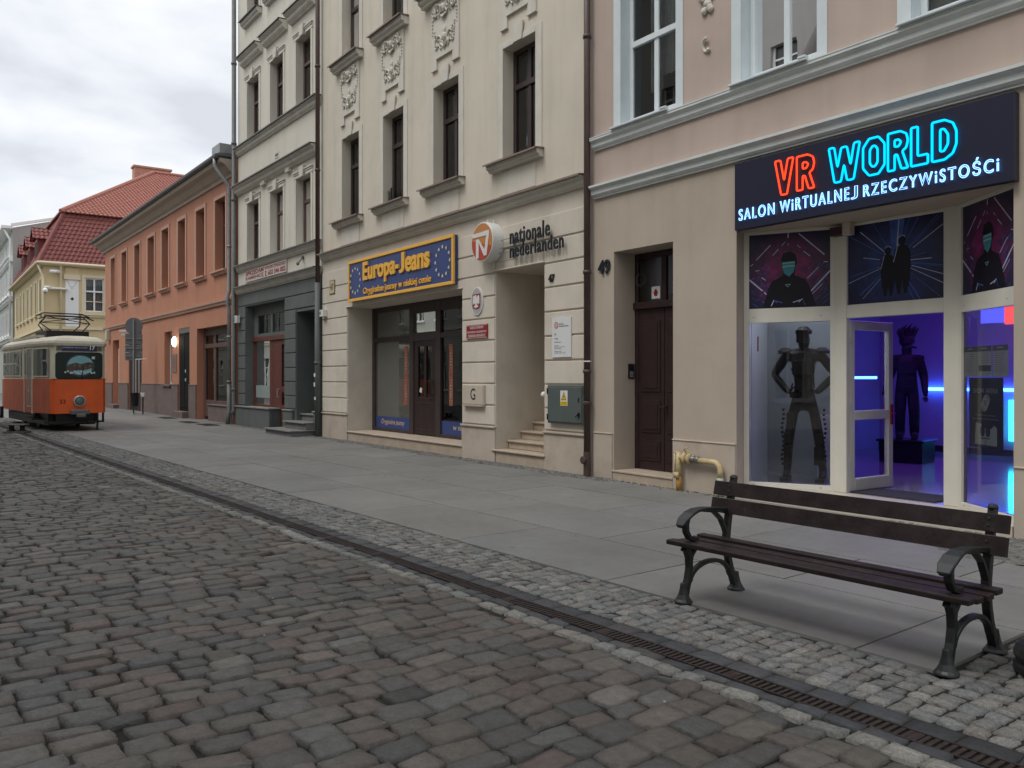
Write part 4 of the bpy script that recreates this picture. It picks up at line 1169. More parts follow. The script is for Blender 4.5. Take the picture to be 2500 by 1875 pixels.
def scroll(b, cx, cz, r, a0, turns, y=-.05, w=.022, flip=1):
    P = [(cx + flip * r * (1 - t * .8) * math.cos(a0 + t * turns * 6.28), y, cz + r * (1 - t * .8) * math.sin(a0 + t * turns * 6.28)) for t in [k / 22 for k in range(23)]]
    b.tube(P, [w * (1 - .5 * k / 22) for k in range(23)], 6)
for i, (a, b_) in enumerate(xs47):
    cx = (a + b_) / 2
    cl = [[(a + .05, a + .36, 7.6, 5.7)], [(a + .08, b_ - .3, 7.6, 6.0)], [(a + .30, b_ - .05, 7.0, 5.7), (a + .1, a + .3, 7.6, 7.1)], [(a + .22, b_ - .08, 7.6, 5.7)]][i]
    w = window(H47, a, b_, 5.66, 7.72, .25, m_brown_w, trans=7.02, fw=.085, th=.08, curtain=cl, cmat=m_curtain if i > 1 else m_curtain_d)
    s_ = MB()
    s_.box(a - .17, a, -.016, .0, 5.63, 7.84); s_.box(b_, b_ + .19, -.016, .0, 5.63, 7.84); s_.box(a, b_, -.016, .0, 7.72, 7.84)
    s_.prism([(cx - .14, 7.715), (cx + .12, 7.715), (cx + .17, 8.05), (cx - .19, 8.05)], 'y', -.045, -.0155)
    s_.build('surround', m_trim2, w, bevel=.006)
    s_ = MB(); sill_profile(s_, a - .36, b_ + .22, 5.46, 5.62, .17)
    s_.box(a, b_, .0, .25, 5.618, 5.645, 1)
    s_.build('sill', [m_trim2, m_sill_br], w)
    s_ = MB(); s_.box(a - .04, b_ + .01, -.014, .0, 4.985, 5.43); s_.box(a - .04, b_ + .03, -.045, .0, 4.955, 4.985, 1); s_.build('apron_panel', [m_trim2, m_sill_br], w, bevel=.004)
    w2 = window(H47, a, b_, 9.72, 11.85, .25, m_brown_w, trans=11.05, fw=.085, th=.08, curtain=[(a + .1, b_ - .2, 11.8, 9.8)], cmat=m_curtain_d)
    s_ = MB(); s_.box(a - .17, a, -.016, .0, 9.68, 11.97); s_.box(b_, b_ + .19, -.016, .0, 9.68, 11.97); s_.box(a, b_, -.016, .0, 11.85, 11.97); s_.build('surround', m_trim2, w2, bevel=.006)
    s_ = MB(); sill_profile(s_, a - .36, b_ + .22, 9.48, 9.68, .22); s_.build('sill', [m_trim2, m_sill_br], w2)
    # raised stucco panel with garland and cartouche
    p = MB()
    p.prism([(cx - .54, 8.07), (cx - .335, 8.07), (cx - .335, 8.29), (cx + .30, 8.29), (cx + .30, 8.07), (cx + .545, 8.07), (cx + .545, 9.47), (cx - .54, 9.47)], 'y', -.035, 0)
    for xa, xb, z_ in ((-.55, -.33, 8.055), (-.345, .31, 8.275), (.29, .555, 8.055)): p.box(cx + xa, cx + xb, -.05, .0, z_, z_ + .025)
    for sx in (1, -1):
        scroll(p, cx + sx * .22, 8.60, .13, 1.0, 1.3, flip=sx); scroll(p, cx + sx * .34, 8.74, .08, 3.2, 1.2, flip=sx); scroll(p, cx + sx * .10, 8.52, .09, -1.2, 1.2, flip=sx); scroll(p, cx + sx * .33, 8.53, .07, 2.0, 1.1, flip=sx)
        for k in range(6): p.ball((cx + sx * (.40 - .006 * k), -.045, 8.86 - k * .055), .026, 6)
        scroll(p, cx + sx * .20, 9.28, .10, .3, 1.2, y=-.07, flip=sx, w=.028); scroll(p, cx + sx * .40, 9.24, .09, 2.2, 1.3, y=-.07, flip=sx, w=.028); scroll(p, cx + sx * .30, 9.35, .07, -1., 1.2, y=-.07, flip=sx, w=.025)
        for k in range(5): p.ball((cx + sx * .485, -.05, 9.12 - k * .075), .028 - .003 * k, 6)
        for k in range(4): p.tube([(cx + sx * (.10 + .1 * k), -.06, 9.20 - .05 * math.sin(k)), (cx + sx * (.16 + .1 * k), -.09, 9.12 + .03 * k)], [.03, .012], 6)
    p.tube([(cx - .11 + .04 * k, -.06, 8.44 + .03 * abs(k - 3)) for k in range(7)], .03, 6); p.ball((cx, -.05, 8.66), .085, 10, sy=.6); p.ball((cx, -.05, 8.80), .05, 8, sz=1.6, sy=.6)
    p.ball((cx, -.07, 9.24), .10, 10, sy=.7); p.ball((cx, -.12, 9.25), .045, 8)
    for k in range(9): p.tube([(cx - .12 + .03 * k, -.06, 9.13), (cx - .07 + .018 * k, -.09, 9.04 + .01 * abs(k - 4))], .016, 5)
    p.build('stucco_panel', m_trim2, H47)
# jeans shop front in its recess
D7 = .72
mb = MB()
ya, yb = D7 - .05, D7 + .05
for a, b in ((-19.75, -19.60), (-17.74, -17.54), (-16.50, -16.28), (-14.45, -14.25)): mb.box(a, b, ya, yb, .25, 3.38)
mb.box(-19.60, -17.74, ya + .004, yb, 3.25, 3.38); mb.box(-17.54, -16.50, ya + .004, yb, 3.12, 3.38); mb.box(-16.28, -14.45, ya + .004, yb, 3.12, 3.38)
mb.box(-19.60, -17.74, ya + .004, yb, 2.50, 2.62); mb.box(-17.54, -16.50, ya + .004, yb, 2.46, 2.66); mb.box(-16.28, -14.45, ya + .004, yb, 2.50, 2.62)
mb.box(-19.60, -17.74, ya + .004, yb, .25, .33); mb.box(-16.28, -14.45, ya + .004, yb, .25, .33)
SF7 = mb.build('shopfront', m_brown_w, H47, bevel=.006)
for nm, a, b, z0, z1, gm in (('pane', -19.6, -17.74, .33, 2.5, g_film), ('pane', -19.6, -17.74, 2.62, 3.25, g_film), ('pane', -17.54, -16.5, 2.66, 3.12, g_shop), ('pane', -16.28, -14.45, 2.62, 3.12, g_shop), ('pane', -16.28, -14.45, .33, 2.5, g_shop)):
    gq = MB(); gq.quad((a, D7, z0), (b, D7, z0), (b, D7, z1), (a, D7, z1)); gq.build(nm, gm, SF7)
mb = MB()
for a, b in ((-17.54, -17.34), (-17.06, -16.96), (-16.68, -16.50)): mb.box(a, b, D7 - .03, D7 + .03, .27, 2.46)
mb.box(-17.34, -17.06, D7 - .03, D7 + .03, .27, 1.15); mb.box(-16.96, -16.68, D7 - .03, D7 + .03, .27, 1.15); mb.box(-17.34, -17.06, D7 - .03, D7 + .03, 2.33, 2.46); mb.box(-16.96, -16.68, D7 - .03, D7 + .03, 2.33, 2.46)
mb.box(-17.44, -16.58, D7 - .038, D7 - .028, .36, .40); mb.box(-17.44, -16.58, D7 - .038, D7 - .028, .98, 1.02)
dd = mb.build('shop_door', m_door_br, SF7, bevel=.006)
SFg = MB(); SFg.quad((-17.34, D7, 1.15), (-17.06, D7, 1.15), (-17.06, D7, 2.33), (-17.34, D7, 2.33)); SFg.quad((-16.96, D7, 1.15), (-16.68, D7, 1.15), (-16.68, D7, 2.33), (-16.96, D7, 2.33)); SFg.split('door_pane', g_shop, SF7)
SFg = MB(); SFg.tube([(-16.62, D7 - .04, 1.2), (-16.62, D7 - .10, 1.2), (-16.62, D7 - .10, 1.52), (-16.62, D7 - .04, 1.52)], .013, 8); SFg.tube([(-16.62, D7 - .10, 1.52), (-16.80, D7 - .10, 1.52), (-16.80, D7 - .1, 1.2), (-16.62, D7 - .1, 1.2)], .012, 8); SFg.build('door_handle', m_black, SF7)
mb = MB()
mb.quad((-19.75, .78, .25), (-14.25, .78, .25), (-14.25, 4.6, .25), (-19.75, 4.6, .25), m=1); mb.quad((-19.75, 4.6, .2), (-14.25, 4.6, .2), (-14.25, 4.6, 3.5), (-19.75, 4.6, 3.5), m=0)
mb.quad((-19.75, .78, .2), (-19.75, 4.6, .2), (-19.75, 4.6, 3.5), (-19.75, .78, 3.5), m=0); mb.quad((-14.25, .78, .2), (-14.25, 4.6, .2), (-14.25, 4.6, 3.5), (-14.25, .78, 3.5), m=0)
mb.quad((-19.75, .78, 3.5), (-14.25, .78, 3.5), (-14.25, 4.6, 3.5), (-19.75, 4.6, 3.5), m=0)
mb.box(-19.6, -17.8, 1.5, 1.56, .25, 3.0, 2)
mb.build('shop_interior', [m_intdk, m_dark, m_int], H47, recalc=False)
mb = MB(); mb.box(-19.60, -17.74, D7 - .012, D7 - .002, .33, .62, 0); put_text(mb, 'Oryginalne jeansy', -19.30, -18.05, .40, .56, D7 - .012, .002, 1, shear=.15)
mb.box(-16.28, -14.45, D7 - .012, D7 - .002, .33, .63, 0); put_text(mb, 'w niskiej cenie', -15.80, -14.55, .40, .57, D7 - .012, .002, 1, shear=.15)
mb.split('window_film', [m_ejblue, M('pale_ochre_print', (.62, .46, .30), rough=.5)], SF7)
def letter_strip(x, name, z0, z1, label):
    b = MB(); w_ = .15
    for xa, xb in ((x - w_ / 2, x - w_ / 2 + .018), (x + w_ / 2 - .018, x + w_ / 2)): b.box(xa, xb, D7 - .010, D7 - .003, z0, z1, 0)
    n_ = 9
    for h0, h1 in ((z0, (z0 + z1) / 2 - .04), ((z0 + z1) / 2 + .04, z1)):
        for zz in (h0, h1 - .018): b.box(x - w_ / 2, x + w_ / 2, D7 - .011, D7 - .003, zz, zz + .018, 0)
        st_ = (h1 - h0 - .06) / n_
        for k, ch in enumerate('WYPRZEDAŻ'):
            zz = h1 - .04 - (k + 1) * st_; put_text(b, ch, x - .032, x + .032, zz + .012, zz + st_ - .012, D7 - .006, .002, 1)
    b.box(x - w_ / 2 + .018, x + w_ / 2 - .018, D7 - .005, D7 - .003, z0, z1, 2)
    o = b.build(name, [M('orange_strip', (.42, .15, .08), rough=.5), M('pale_strip_letter', (.62, .50, .42), rough=.5), M('brick_red_strip', (.20, .06, .05), rough=.5)]); o.location = (0, Y0, 0)
    return tag(o, label, 'window sticker', 'lettered strips on the jeans shop window')
letter_strip(-17.98, 'sale_strip', .95, 2.36, 'narrow orange strip of stacked letters left of the jeans shop door')
letter_strip(-15.88, 'sale_strip', .98, 2.34, 'narrow orange strip of stacked letters right of the jeans shop door')
b = MB(); b.box(-.05, .05, 0, .002, -.05, .06); o = b.build('door_notice', m_paper); o.location = (-17.24, Y0 + D7 - .012, 1.30); o.rotation_euler = (0, R(20), 0); tag(o, 'small crooked white paper on the glass of the jeans shop door', 'paper')

# ---- signs on house 47
sg = thing('shop_sign', 'blue shop sign with ochre frame and letters above the jeans shop window', 'sign', (0, Y0, 0))
ky = (Y0 - .13) / Y0
def kx(x): return x * ky
def kz(z): return 1.6 + (z - 1.6) * ky
xa, xb, za, zb = kx(-19.72), kx(-14.60), kz(3.52), kz(4.525)
b = MB(); b.box(xa, xb, -.125, -.03, za, zb)
for cx, cz in ((-19.32, 4.02), (-15.04, 4.02)):
    for k in range(12): b.prism(star_pts(kx(cx) + .29 * math.sin(k * math.pi / 6), kz(cz) + .30 * math.cos(k * math.pi / 6), .042), 'y', -.138, -.125, 1)
b.build('panel', [m_ejblue, m_ejstar], sg)
b = MB(); w_ = .06
b.box(xa - .01, xb + .01, -.15, -.10, zb - w_, zb + .01); b.box(xa - .01, xb + .01, -.15, -.10, za - .01, za + w_); b.box(xa - .01, xa + w_, -.15, -.10, za + w_, zb - w_); b.box(xb - w_, xb + .01, -.15, -.10, za + w_, zb - w_)
b.build('frame', m_ejyel, sg, bevel=.008, seg=2)
b = MB(); put_text(b, 'Europa-', -18.56, -16.71, 3.81, 4.385, -.125, .035, 0, bold=.030); put_text(b, 'J', -16.69, -16.44, 3.93, 4.385, -.125, .035, 0, bold=.030); put_text(b, 'eans', -16.40, -15.33, 3.925, 4.265, -.125, .035, 0, bold=.030)
put_text(b, 'Oryginalne jeansy w niskiej cenie', kx(-18.84), kx(-15.52), kz(3.60), kz(3.80), -.125, .022, 0, bold=.012); b.build('lettering', m_ejyel, sg)

rs = thing('roundel_sign', 'round orange and red sign with a white letter N over the stair entrance', 'sign', (-13.13, Y0, 4.15))
b = MB(); b.lathe([(.365, -.27), (.372, -.262), (.372, -.02), (.36, -.01)], (0, 0, 0), 36, axis='y'); b.tube([(.0, -.14, .36), (0, -.14, .43)], .02, 6); b.tube([(.08, -.05, .36), (.08, -.05, .41)], .02, 6); b.build('drum', m_nn_w, rs, smooth=False)
b = MB(); b.prism([(p, q) for p, q in disc_pts(0, 0, .345, .345, 40)], 'y', -.276, -.268, 1)
b.prism([(p, q) for p, q in disc_pts(0, 0, .343, .343, 40) if q < .06 and not (p > .12 and q > -.1)] , 'y', -.279, -.275, 0)
b.prism([(-.33, .10), (-.33, .17), (.17, .19), (.25, .19), (.25, .11), (.17, -.27), (.08, -.27), (-.10, .0), (-.10, -.30), (-.19, -.30), (-.19, .06), (-.10, .06), (.10, -.16), (.16, .10)], 'y', -.284, -.279, 2)
b.build('logo_face', [m_nn_rd, m_nn_or, m_nn_w], rs)
ls = thing('letter_sign', 'black raised letters reading nationale nederlanden beside the round sign', 'sign', (0, Y0, 0))
k3 = (Y0 - .17) / Y0
b = MB(); put_text(b, 'nationale', -12.70 * k3, -11.50 * k3, 1.6 + (4.075 - 1.6) * k3, 1.6 + (4.37 - 1.6) * k3, -.09, .022, 0, bold=.014, spacing=1.14); put_text(b, 'nederlanden', -12.70 * k3, -11.12 * k3, 1.6 + (3.82 - 1.6) * k3, 1.6 + (4.085 - 1.6) * k3, -.09, .022, 0, bold=.014, spacing=1.14); b.build('lettering', m_letter_dk, ls)
b = MB()
for z_, x1 in ((4.20, -12.35), (4.05, -12.35), (3.96, -12.35), (3.80, -12.35)): b.box(-12.86, x1 , -.085, -.07, 1.6 + (z_ - 1.6) * k3 - .006, 1.6 + (z_ - 1.6) * k3 + .006)
for x_ in (-12.40,): b.box(x_ - .01, x_ + .01, -.07, -.02, 3.78, 4.16)
b.build('rail', m_pipe_gr, ls)
es = thing('emblem_sign', 'oval silver plaque with a white eagle on a red shield', 'sign', (-13.66, Y0 - .026, 3.09))
b = MB(); b.prism(disc_pts(0, 0, .215, .275, 32), 'y', -.022, .0, 0); b.prism(disc_pts(0, 0, .190, .250, 32), 'y', -.026, -.022, 1); b.build('plate', [m_nn_w, m_silver], es)
b = MB(); b.prism([(-.135, .135), (.135, .135), (.135, -.09), (.11, -.14), (0, -.165), (-.11, -.14), (-.135, -.09)], 'y', -.031, -.026); b.build('shield', m_red, es)
b = MB()
b.prism([(-.02, .05), (-.045, .075), (-.03, .095), (-.055, .10), (-.03, .118), (0, .115), (.015, .09), (.02, .05), (.035, -.04), (.012, -.075), (.03, -.12), (0, -.145), (-.03, -.12), (-.012, -.075), (-.035, -.04)], 'y', -.037, -.031)
for sx in (1, -1):
    b.prism([(sx * .02, .05), (sx * .05, .095), (sx * .085, .115), (sx * .11, .09), (sx * .118, .02), (sx * .112, -.06), (sx * .095, -.045), (sx * .088, -.075), (sx * .07, -.045), (sx * .06, -.07), (sx * .045, -.03), (sx * .03, -.03)], 'y', -.036, -.031)
    b.prism([(sx * .02, -.06), (sx * .055, -.095), (sx * .08, -.115), (sx * .06, -.125), (sx * .035, -.115), (sx * .01, -.08)], 'y', -.036, -.031)
b.build('eagle', m_nn_w, es)
b = MB(); b.box(-.375, .375, -.02, .0, -.135, .135, 0); z_ = .118
for r_ in ((-.36, .36, .118, .124), (-.36, .36, -.124, -.118)): b.box(r_[0], r_[1], -.0225, -.02, r_[2], r_[3], 1)
for t, xw, z0, z1 in (('URZĄD OCHRONY', .24, .045, .105), ('KONKURENCJI I KONSUMENTÓW', .345, -.035, .025), ('DELEGATURA W BYDGOSZCZY', .31, -.10, -.052)): put_text(b, t, -xw, xw, z0, z1, -.02, .0025, 1, bold=.012)
o = b.build('office_plaque', [m_red, m_nn_w]); o.location = (-13.66, Y0 - .026, 2.495); tag(o, 'dark red office plaque with three lines of white capitals under the eagle', 'plaque')
b = MB(); b.box(-.255, .255, -.02, 0, -.335, .335, 0); F_ = -.02
b.prism(disc_pts(-.14, .21, .052, .058, 20), 'y', F_ - .002, F_, 1); b.prism(disc_pts(-.14, .21, .034, .038, 16), 'y', F_ - .0028, F_ - .002, 0); put_text(b, 'N', -.16, -.12, .185, .235, F_ - .003, .0008, 1, bold=.02)
for t, x1, z0, z1 in (('nationale', .06, .215, .243), ('nederlanden', .19, .178, .207), ('47', -.14, .035, .075), ('ul. Długa', -.09, -.035, -.005), ('85-034 Bydgoszcz', .0, -.09, -.068), ('Godziny otwarcia', -.06, -.145, -.126), ('poniedziałek - piątek 9.00 - 17.00', .10, -.172, -.152), ('sobota nieczynne', .0, -.199, -.180), ('Obsługa klienta', .0, -.245, -.226), ('poniedziałek - piątek 8.00 - 16.00', .10, -.272, -.252)):
    put_text(b, t, (-.07 if 'nation' in t or 'neder' in t else -.19), x1, z0, z1, F_, .0015, 2, bold=.01)
o = b.build('notice_board', [m_paper, m_nn_rd, m_letter_dk], bevel=.003); o.location = (-11.03, Y0 - .026, 2.28); tag(o, 'white notice board with a round logo and small text right of the stair entrance', 'notice board')
b = MB(); b.box(-.375, .375, -.05, .0, -.195, .195, 0); b.box(-.36, .36, -.058, -.05, -.18, .18, 0); b.box(-.37, .36, -.075, -.0, -.225, -.195, 1); put_text(b, 'G', -.075, .10, -.10, .125, -.058, .002, 2, bold=.01)
for sx in (-.33, .33):
    for sz in (-.15, .15): b.lathe([(.008, -.064), (.008, -.058)], (sx, 0, sz), 8, 3, axis='y')
o = b.build('gas_box', [m_gasbeige, m_step, m_letter_dk, m_silver], bevel=.006); o.location = (-13.75, Y0 - .026, 1.265); tag(o, 'beige gas meter cover marked G on the pier beside the stairs', 'meter box')
eb = thing('electric_cabinet', 'grey green electricity cabinet with a yellow warning label', 'cabinet', (-10.875, Y0 - .026, 1.15))
b = MB(); b.box(-.475, .475, -.07, .0, -.325, .325); b.build('case', m_elec, eb, bevel=.008)
b = MB(); b.box(-.445, .445, -.084, -.07, -.295, .295); b.build('door', m_elec, eb, bevel=.006)
b = MB(); b.box(.36, .39, -.09, -.084, .05, .12); b.box(.37, .40, -.105, -.084, -.20, -.12); b.tube([(.385, -.11, -.15), (.33, -.12, -.19)], .012, 6)
for z_ in (.22, -.22): b.box(-.465, -.445, -.095, -.07, z_ - .05, z_ + .05)
b.split('latch', m_black, eb)
b = MB(); b.box(-.10, .09, -.0875, -.084, -.02, .235, 0); b.prism([(-.075, .075), (.065, .075), (-.005, .21)], 'y', -.089, -.0873, 2); b.prism([(-.058, .085), (.048, .085), (-.005, .19)], 'y', -.0905, -.0888, 1); b.prism([(.0, .165), (-.02, .125), (-.004, .125), (-.012, .092), (.012, .135), (-.003, .135)], 'y', -.092, -.0903, 2)
b.box(-.095, .085, -.089, -.0873, -.015, .055, 1); put_text(b, 'URZĄDZENIE', -.08, .07, .025, .042, -.089, .0012, 2); put_text(b, 'ELEKTRYCZNE', -.08, .07, .0, .017, -.089, .0012, 2)
b.build('warning_label', [m_nn_w, m_warn, m_black], eb)
b = MB(); put_text(b, '47', -11.39, -11.23, 3.235, 3.375, -.03, .02, 0, bold=.02); o = b.build('house_number', m_letter_dk); o.location = (0, Y0, 0); tag(o, 'small dark metal house number 47 right of the stair entrance', 'house number')
b = MB(); b.box(-.17, .17, -.015, 0, -.18, .18, 1); b.box(-.155, .155, -.018, -.015, -.165, .165, 0); put_text(b, '47', -.10, .10, -.085, .085, -.018, .003, 1, bold=.01); o = b.build('house_number', [M('cream_enamel', (.50, .40, .24), rough=.4), m_letter_dk]); o.location = (-20.67, Y0 - .026, 3.98); tag(o, 'square yellowish number plate 47 on the pier left of the jeans sign', 'house number')
b = MB(); b.box(-.13, .10, -.12, 0, -.09, .09, 0); b.box(-.12, -.02, -.125, -.12, -.03, .05, 1); o = b.build('alarm_box', [m_nn_w, m_pipe_gr], bevel=.01); o.location = (-21.12, Y0 - .03, 3.32); tag(o, 'small white alarm box on the corner beside the grey drainpipe of the cream house', 'alarm box')
bd = MB()   # bird scarer on the window ledge
P = [(-.02, .0), (-.06, .10), (-.05, .22), (-.10, .34), (-.07, .36), (-.02, .27), (.03, .30), (.05, .40), (.08, .39), (.07, .26), (.09, .12), (.10, .02), (.14, -.01), (.05, .0)]
bd.prism(P, 'y', -.02, .02); o = bd.build('bird_figure', m_black, bevel=.008); o.location = (-17.62, Y0 + .10, 5.64); tag(o, 'black bird shaped figure perched in the second window of the cream house', 'bird figure')
b = MB(); b.ball((0, 0, 0), .06, 10, sy=1.2); b.tube([(0, 0, 0), (.10, 0, 0)], .02, 8); o = b.build('camera_dome', m_nn_w, smooth=True); o.location = (-11.64, Y0 + .06, 1.30); tag(o, 'small white round fitting on the inner edge of the stair entrance', 'wall fitting')

# ================================================================ HOUSE 45 (off white over dark grey)
H45 = thing('townhouse', 'off white townhouse with brown windows over a dark grey ground floor', 'house', (-21.40, Y0, 0), R(.9))
x45 = [(-6.04, -4.95), (-3.93, -2.86), (-1.85, -.78)]
f1 = [(a, b, 5.36, 7.31, .23) for a, b in x45]; f2 = [(a, b, 9.26, 11.30, .23) for a, b in x45]; f3 = [(a, b, 13.30, 15.3, .23) for a, b in x45]
shop45 = (-6.20, -2.73, -.05, 3.94, .42); ent45 = (-1.84, -.43, -.05, 3.49, 2.4)
mb = MB()
mb.wall(-7.0, -.006, 4.45, 17.2, f1 + f2 + f3, m=0)
mb.wall(-7.0, -.006, -.2, 4.45, [shop45, ent45], m=1)
shell(mb, -7.0, -.006, 17.2, 10, 0, 3)
mb.quad((-1.84, 2.4, 0), (-.43, 2.4, 0), (-.43, 2.4, 3.5), (-1.84, 2.4, 3.5), m=2)
mb.build('wall', [m_cream2, m_gframe, m_dark, m_flatroof], H45, recalc=False)
rows = [(.69, 1.07), (1.07, 1.48), (1.48, 1.89), (1.89, 2.32), (2.32, 2.73), (2.73, 3.16), (3.16, 3.575), (3.575, 3.97), (3.97, 4.40)]
mb = MB(); rustic(mb, -6.93, -.08, rows, [(-6.22, -2.71, 0, 3.95), (-1.86, -.41, 0, 3.50)], m=0); mb.build('stone_course', m_gframe, H45, bevel=.010, seg=2)
mb = MB()
mb.box(-6.95, -3.78, -.10, .01, -.2, .62, 0); mb.box(-6.98, -3.75, -.14, .25, .62, .665, 1)
mb.box(-2.72, -2.0, -.08, .01, -.2, .63, 0); mb.box(-2.75, -1.97, -.11, .01, .63, .67, 1); mb.box(-.50, -.05, -.06, .01, -.2, .64, 0); mb.box(-.54, -.02, -.09, .01, .64, .68, 1)
mb.box(-6.2, -3.80, .012, .40, -.2, .615, 0)
mb.split('plinth', [m_gframe, M('grey_stone_cap', (.19, .19, .185), rough=.7, var=.15, scale=4)], H45, bevel=.008)
mb = MB(); mb.box(-2.35, -.42, -.72, -.02, -.1, .125); mb.box(-2.40, -.38, -.78, -.02, .125, .165); mb.box(-1.95, -.44, -.30, 2.3, .165, .33); mb.box(-2.02, -.435, -.36, 2.3, .3305, .37); mb.box(-1.82, -.45, .15, 2.3, .37, .53); mb.box(-1.835, -.435, .10, 2.3, .5305, .57)
mb.build('step', M('grey_stone_step', (.17, .17, .165), rough=.75, var=.15, scale=4, bump=.2), H45, bevel=.01)
for z0, z1, pr in ((5.13, 5.33, .15), (9.04, 9.27, .17), (4.38, 4.60, .19)):
    mb = MB(); cornice(mb, -6.96, -.12, z0, z1, pr, 0, 1); mb.build('cornice', [m_trim2, m_pipe_dk], H45)
mb = MB(); cornice(mb, -6.95, -.25, 7.72, 7.98, .24, 0, 1)
for a, b in ((-4.6, -4.25), (-2.5, -2.2)): mb.box(a, b, -.10, .0, 7.62, 7.75)
mb.build('hood_cornice', [m_trim2, m_pipe_dk], H45)
for i, (a, b_) in enumerate(x45):
    cx = (a + b_) / 2
    for fl, (z0, z1, tr) in enumerate(((5.36, 7.31, 6.66), (9.29, 11.30, 10.6), (13.36, 15.3, 14.6))):
        w = window(H45, a, b_, z0, z1, .23, m_brown_w2, trans=tr, fw=.075, th=.08, curtain=[(a + .15, b_ - .1, z1 - .1, z0 + .1)], cmat=m_curtain_d)
        s_ = MB(); s_.box(a - .13, a, -.02, .0, z0, z1 + .10); s_.box(b_, b_ + .13, -.02, .0, z0, z1 + .10)
        for xa_, xb_ in ((a - .17, cx - .16), (cx + .16, b_ + .15)):
            s_.box(xa_, xb_, -.05, .0, z1 + .10, z1 + .13); s_.box(xa_ + .03, xb_, -.03, .0, z1 + .0, z1 + .10); s_.box(xa_ - .02, xb_, -.065, .0, z1 + .15, z1 + .19)
        s_.prism([(cx - .12, z1 - .03), (cx + .12, z1 - .03), (cx + .16, z1 + .28), (cx - .16, z1 + .28)], 'y', -.09, .0)
        if fl == 1: cornice(s_, a - .36, b_ + .35, z1 + .56, z1 + .84, .26, 0, 1)
        s_.build('surround', [m_trim2, m_pipe_dk], w, bevel=.004)
        if fl == 2:
            s_ = MB(); sill_profile(s_, a - .25, b_ + .25, 13.12, 13.33, .2); s_.build('sill', [m_trim2, m_pipe_dk], w)
mb = MB(); mb.box(-3.55, -3.22, -.012, .0, 8.26, 8.43, 0); mb.box(-3.5, -3.27, -.015, -.011, 8.31, 8.39, 1); mb.build('vent', [m_trim2, m_black], H45)
# dark red glazed shopfront and door
D5 = .30
mb = MB(); ya, yb = D5 - .04, D5 + .05
for a, b in ((-6.20, -6.10), (-4.72, -4.62), (-2.83, -2.73)): mb.box(a, b, ya, yb, .60, 2.78)
mb.box(-6.10, -4.72, ya + .003, yb, .66, .74); mb.box(-4.62, -4.50, ya, yb, .02, 2.78); mb.box(-6.2, -2.73, ya - .05, yb, 2.78, 2.93)
for a, b in ((-4.50, -4.38), (-3.95, -3.83), (-3.83, -3.71), (-2.95, -2.83)): mb.box(a, b, ya + .005, yb, .02, 2.78)
mb.box(-4.38, -3.95, ya + .01, yb - .01, .02, 2.78); mb.box(-3.71, -2.95, ya + .008, yb, .02, .75); mb.box(-3.71, -2.95, ya + .008, yb, 2.62, 2.78); mb.box(-3.71, -2.95, ya + .008, yb, 1.15, 1.32)
S45 = mb.build('shopfront', m_redwood, H45, bevel=.006)
mb = MB()
for a, b in ((-6.20, -5.80), (-4.62, -4.48), (-2.83, -2.73)): mb.box(a, b, ya, yb, 2.93, 3.94)
mb.box(-5.80, -2.83, ya + .004, yb, 2.93, 3.03); mb.box(-5.80, -2.83, ya + .004, yb, 3.62, 3.94)
mb.build('transom_frame', m_gframe, S45, bevel=.006)
gq = MB(); gq.quad((-6.1, D5, .74), (-4.72, D5, .74), (-4.72, D5, 2.78), (-6.1, D5, 2.78)); gq.quad((-5.8, D5, 3.03), (-2.83, D5, 3.03), (-2.83, D5, 3.62), (-5.8, D5, 3.62)); gq.quad((-3.71, D5, .75), (-2.95, D5, .75), (-2.95, D5, 2.62), (-3.71, D5, 2.62)); gq.split('pane', g_shop, S45, near=0)
gq = MB(); gq.box(-6.08, -4.74, D5 - .008, D5 - .002, .95, 1.35); gq.build('window_film', M('frosted_film', (.24, .29, .28), rough=.6), S45)
mb = MB(); mb.tube([(-3.90, ya, 1.0), (-3.90, ya - .06, 1.0), (-3.90, ya - .06, 1.25), (-3.90, ya, 1.25)], .012, 8); mb.build('door_handle', m_silver, S45)
mb = MB()
mb.quad((-6.2, 3, -.1), (-2.73, 3, -.1), (-2.73, 3, 4), (-6.2, 3, 4)); mb.quad((-6.2, .4, -.1), (-6.2, 3, -.1), (-6.2, 3, 4), (-6.2, .4, 4)); mb.quad((-2.73, .4, -.1), (-2.73, 3, -.1), (-2.73, 3, 4), (-2.73, .4, 4)); mb.quad((-6.2, .4, 4), (-6.2, 3, 4), (-2.73, 3, 4), (-2.73, .4, 4)); mb.quad((-6.2, .01, .01), (-2.73, .01, .01), (-2.73, 3, .01), (-6.2, 3, .01), m=1)
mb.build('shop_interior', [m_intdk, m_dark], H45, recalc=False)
pipe_part(H45, [(-.03, -.13, 17.), (-.03, -.13, 4.15)], .060, m_pipe_br, collars=(10.0, 7.2))
pipe_part(H45, [(-.03, -.13, 4.16), (-.03, -.13, .02)], .075, m_gframe, collars=(2.0,))
mb = MB(); mb.box(-.09, .0, -.212, -.204, 1.62, 1.72); mb.box(-.10, -.02, -.212, -.204, 1.36, 1.47); mb.box(-.06, .03, -.212, -.204, 1.0, 1.08); mb.split('sticker', m_paper, H45)
pipe_part(H45, [(-7.06, -.12, 17.), (-7.06, -.12, .5), (-7.06, -.18, .35)], .075, m_pipe_dk, collars=(12.2, 9.5, 7.6, 1.2))
bn = thing('sale_banner', 'pale banner with dark red letters offering the house for sale', 'banner')
bn.matrix_world = Matrix.Translation((-21.40, Y0, 0)) @ Matrix.Rotation(R(.9), 4, 'Z')
b = MB(); b.box(-6.17, -2.53, -.035, -.015, 4.73, 5.10); b.build('cloth', m_banner, bn)
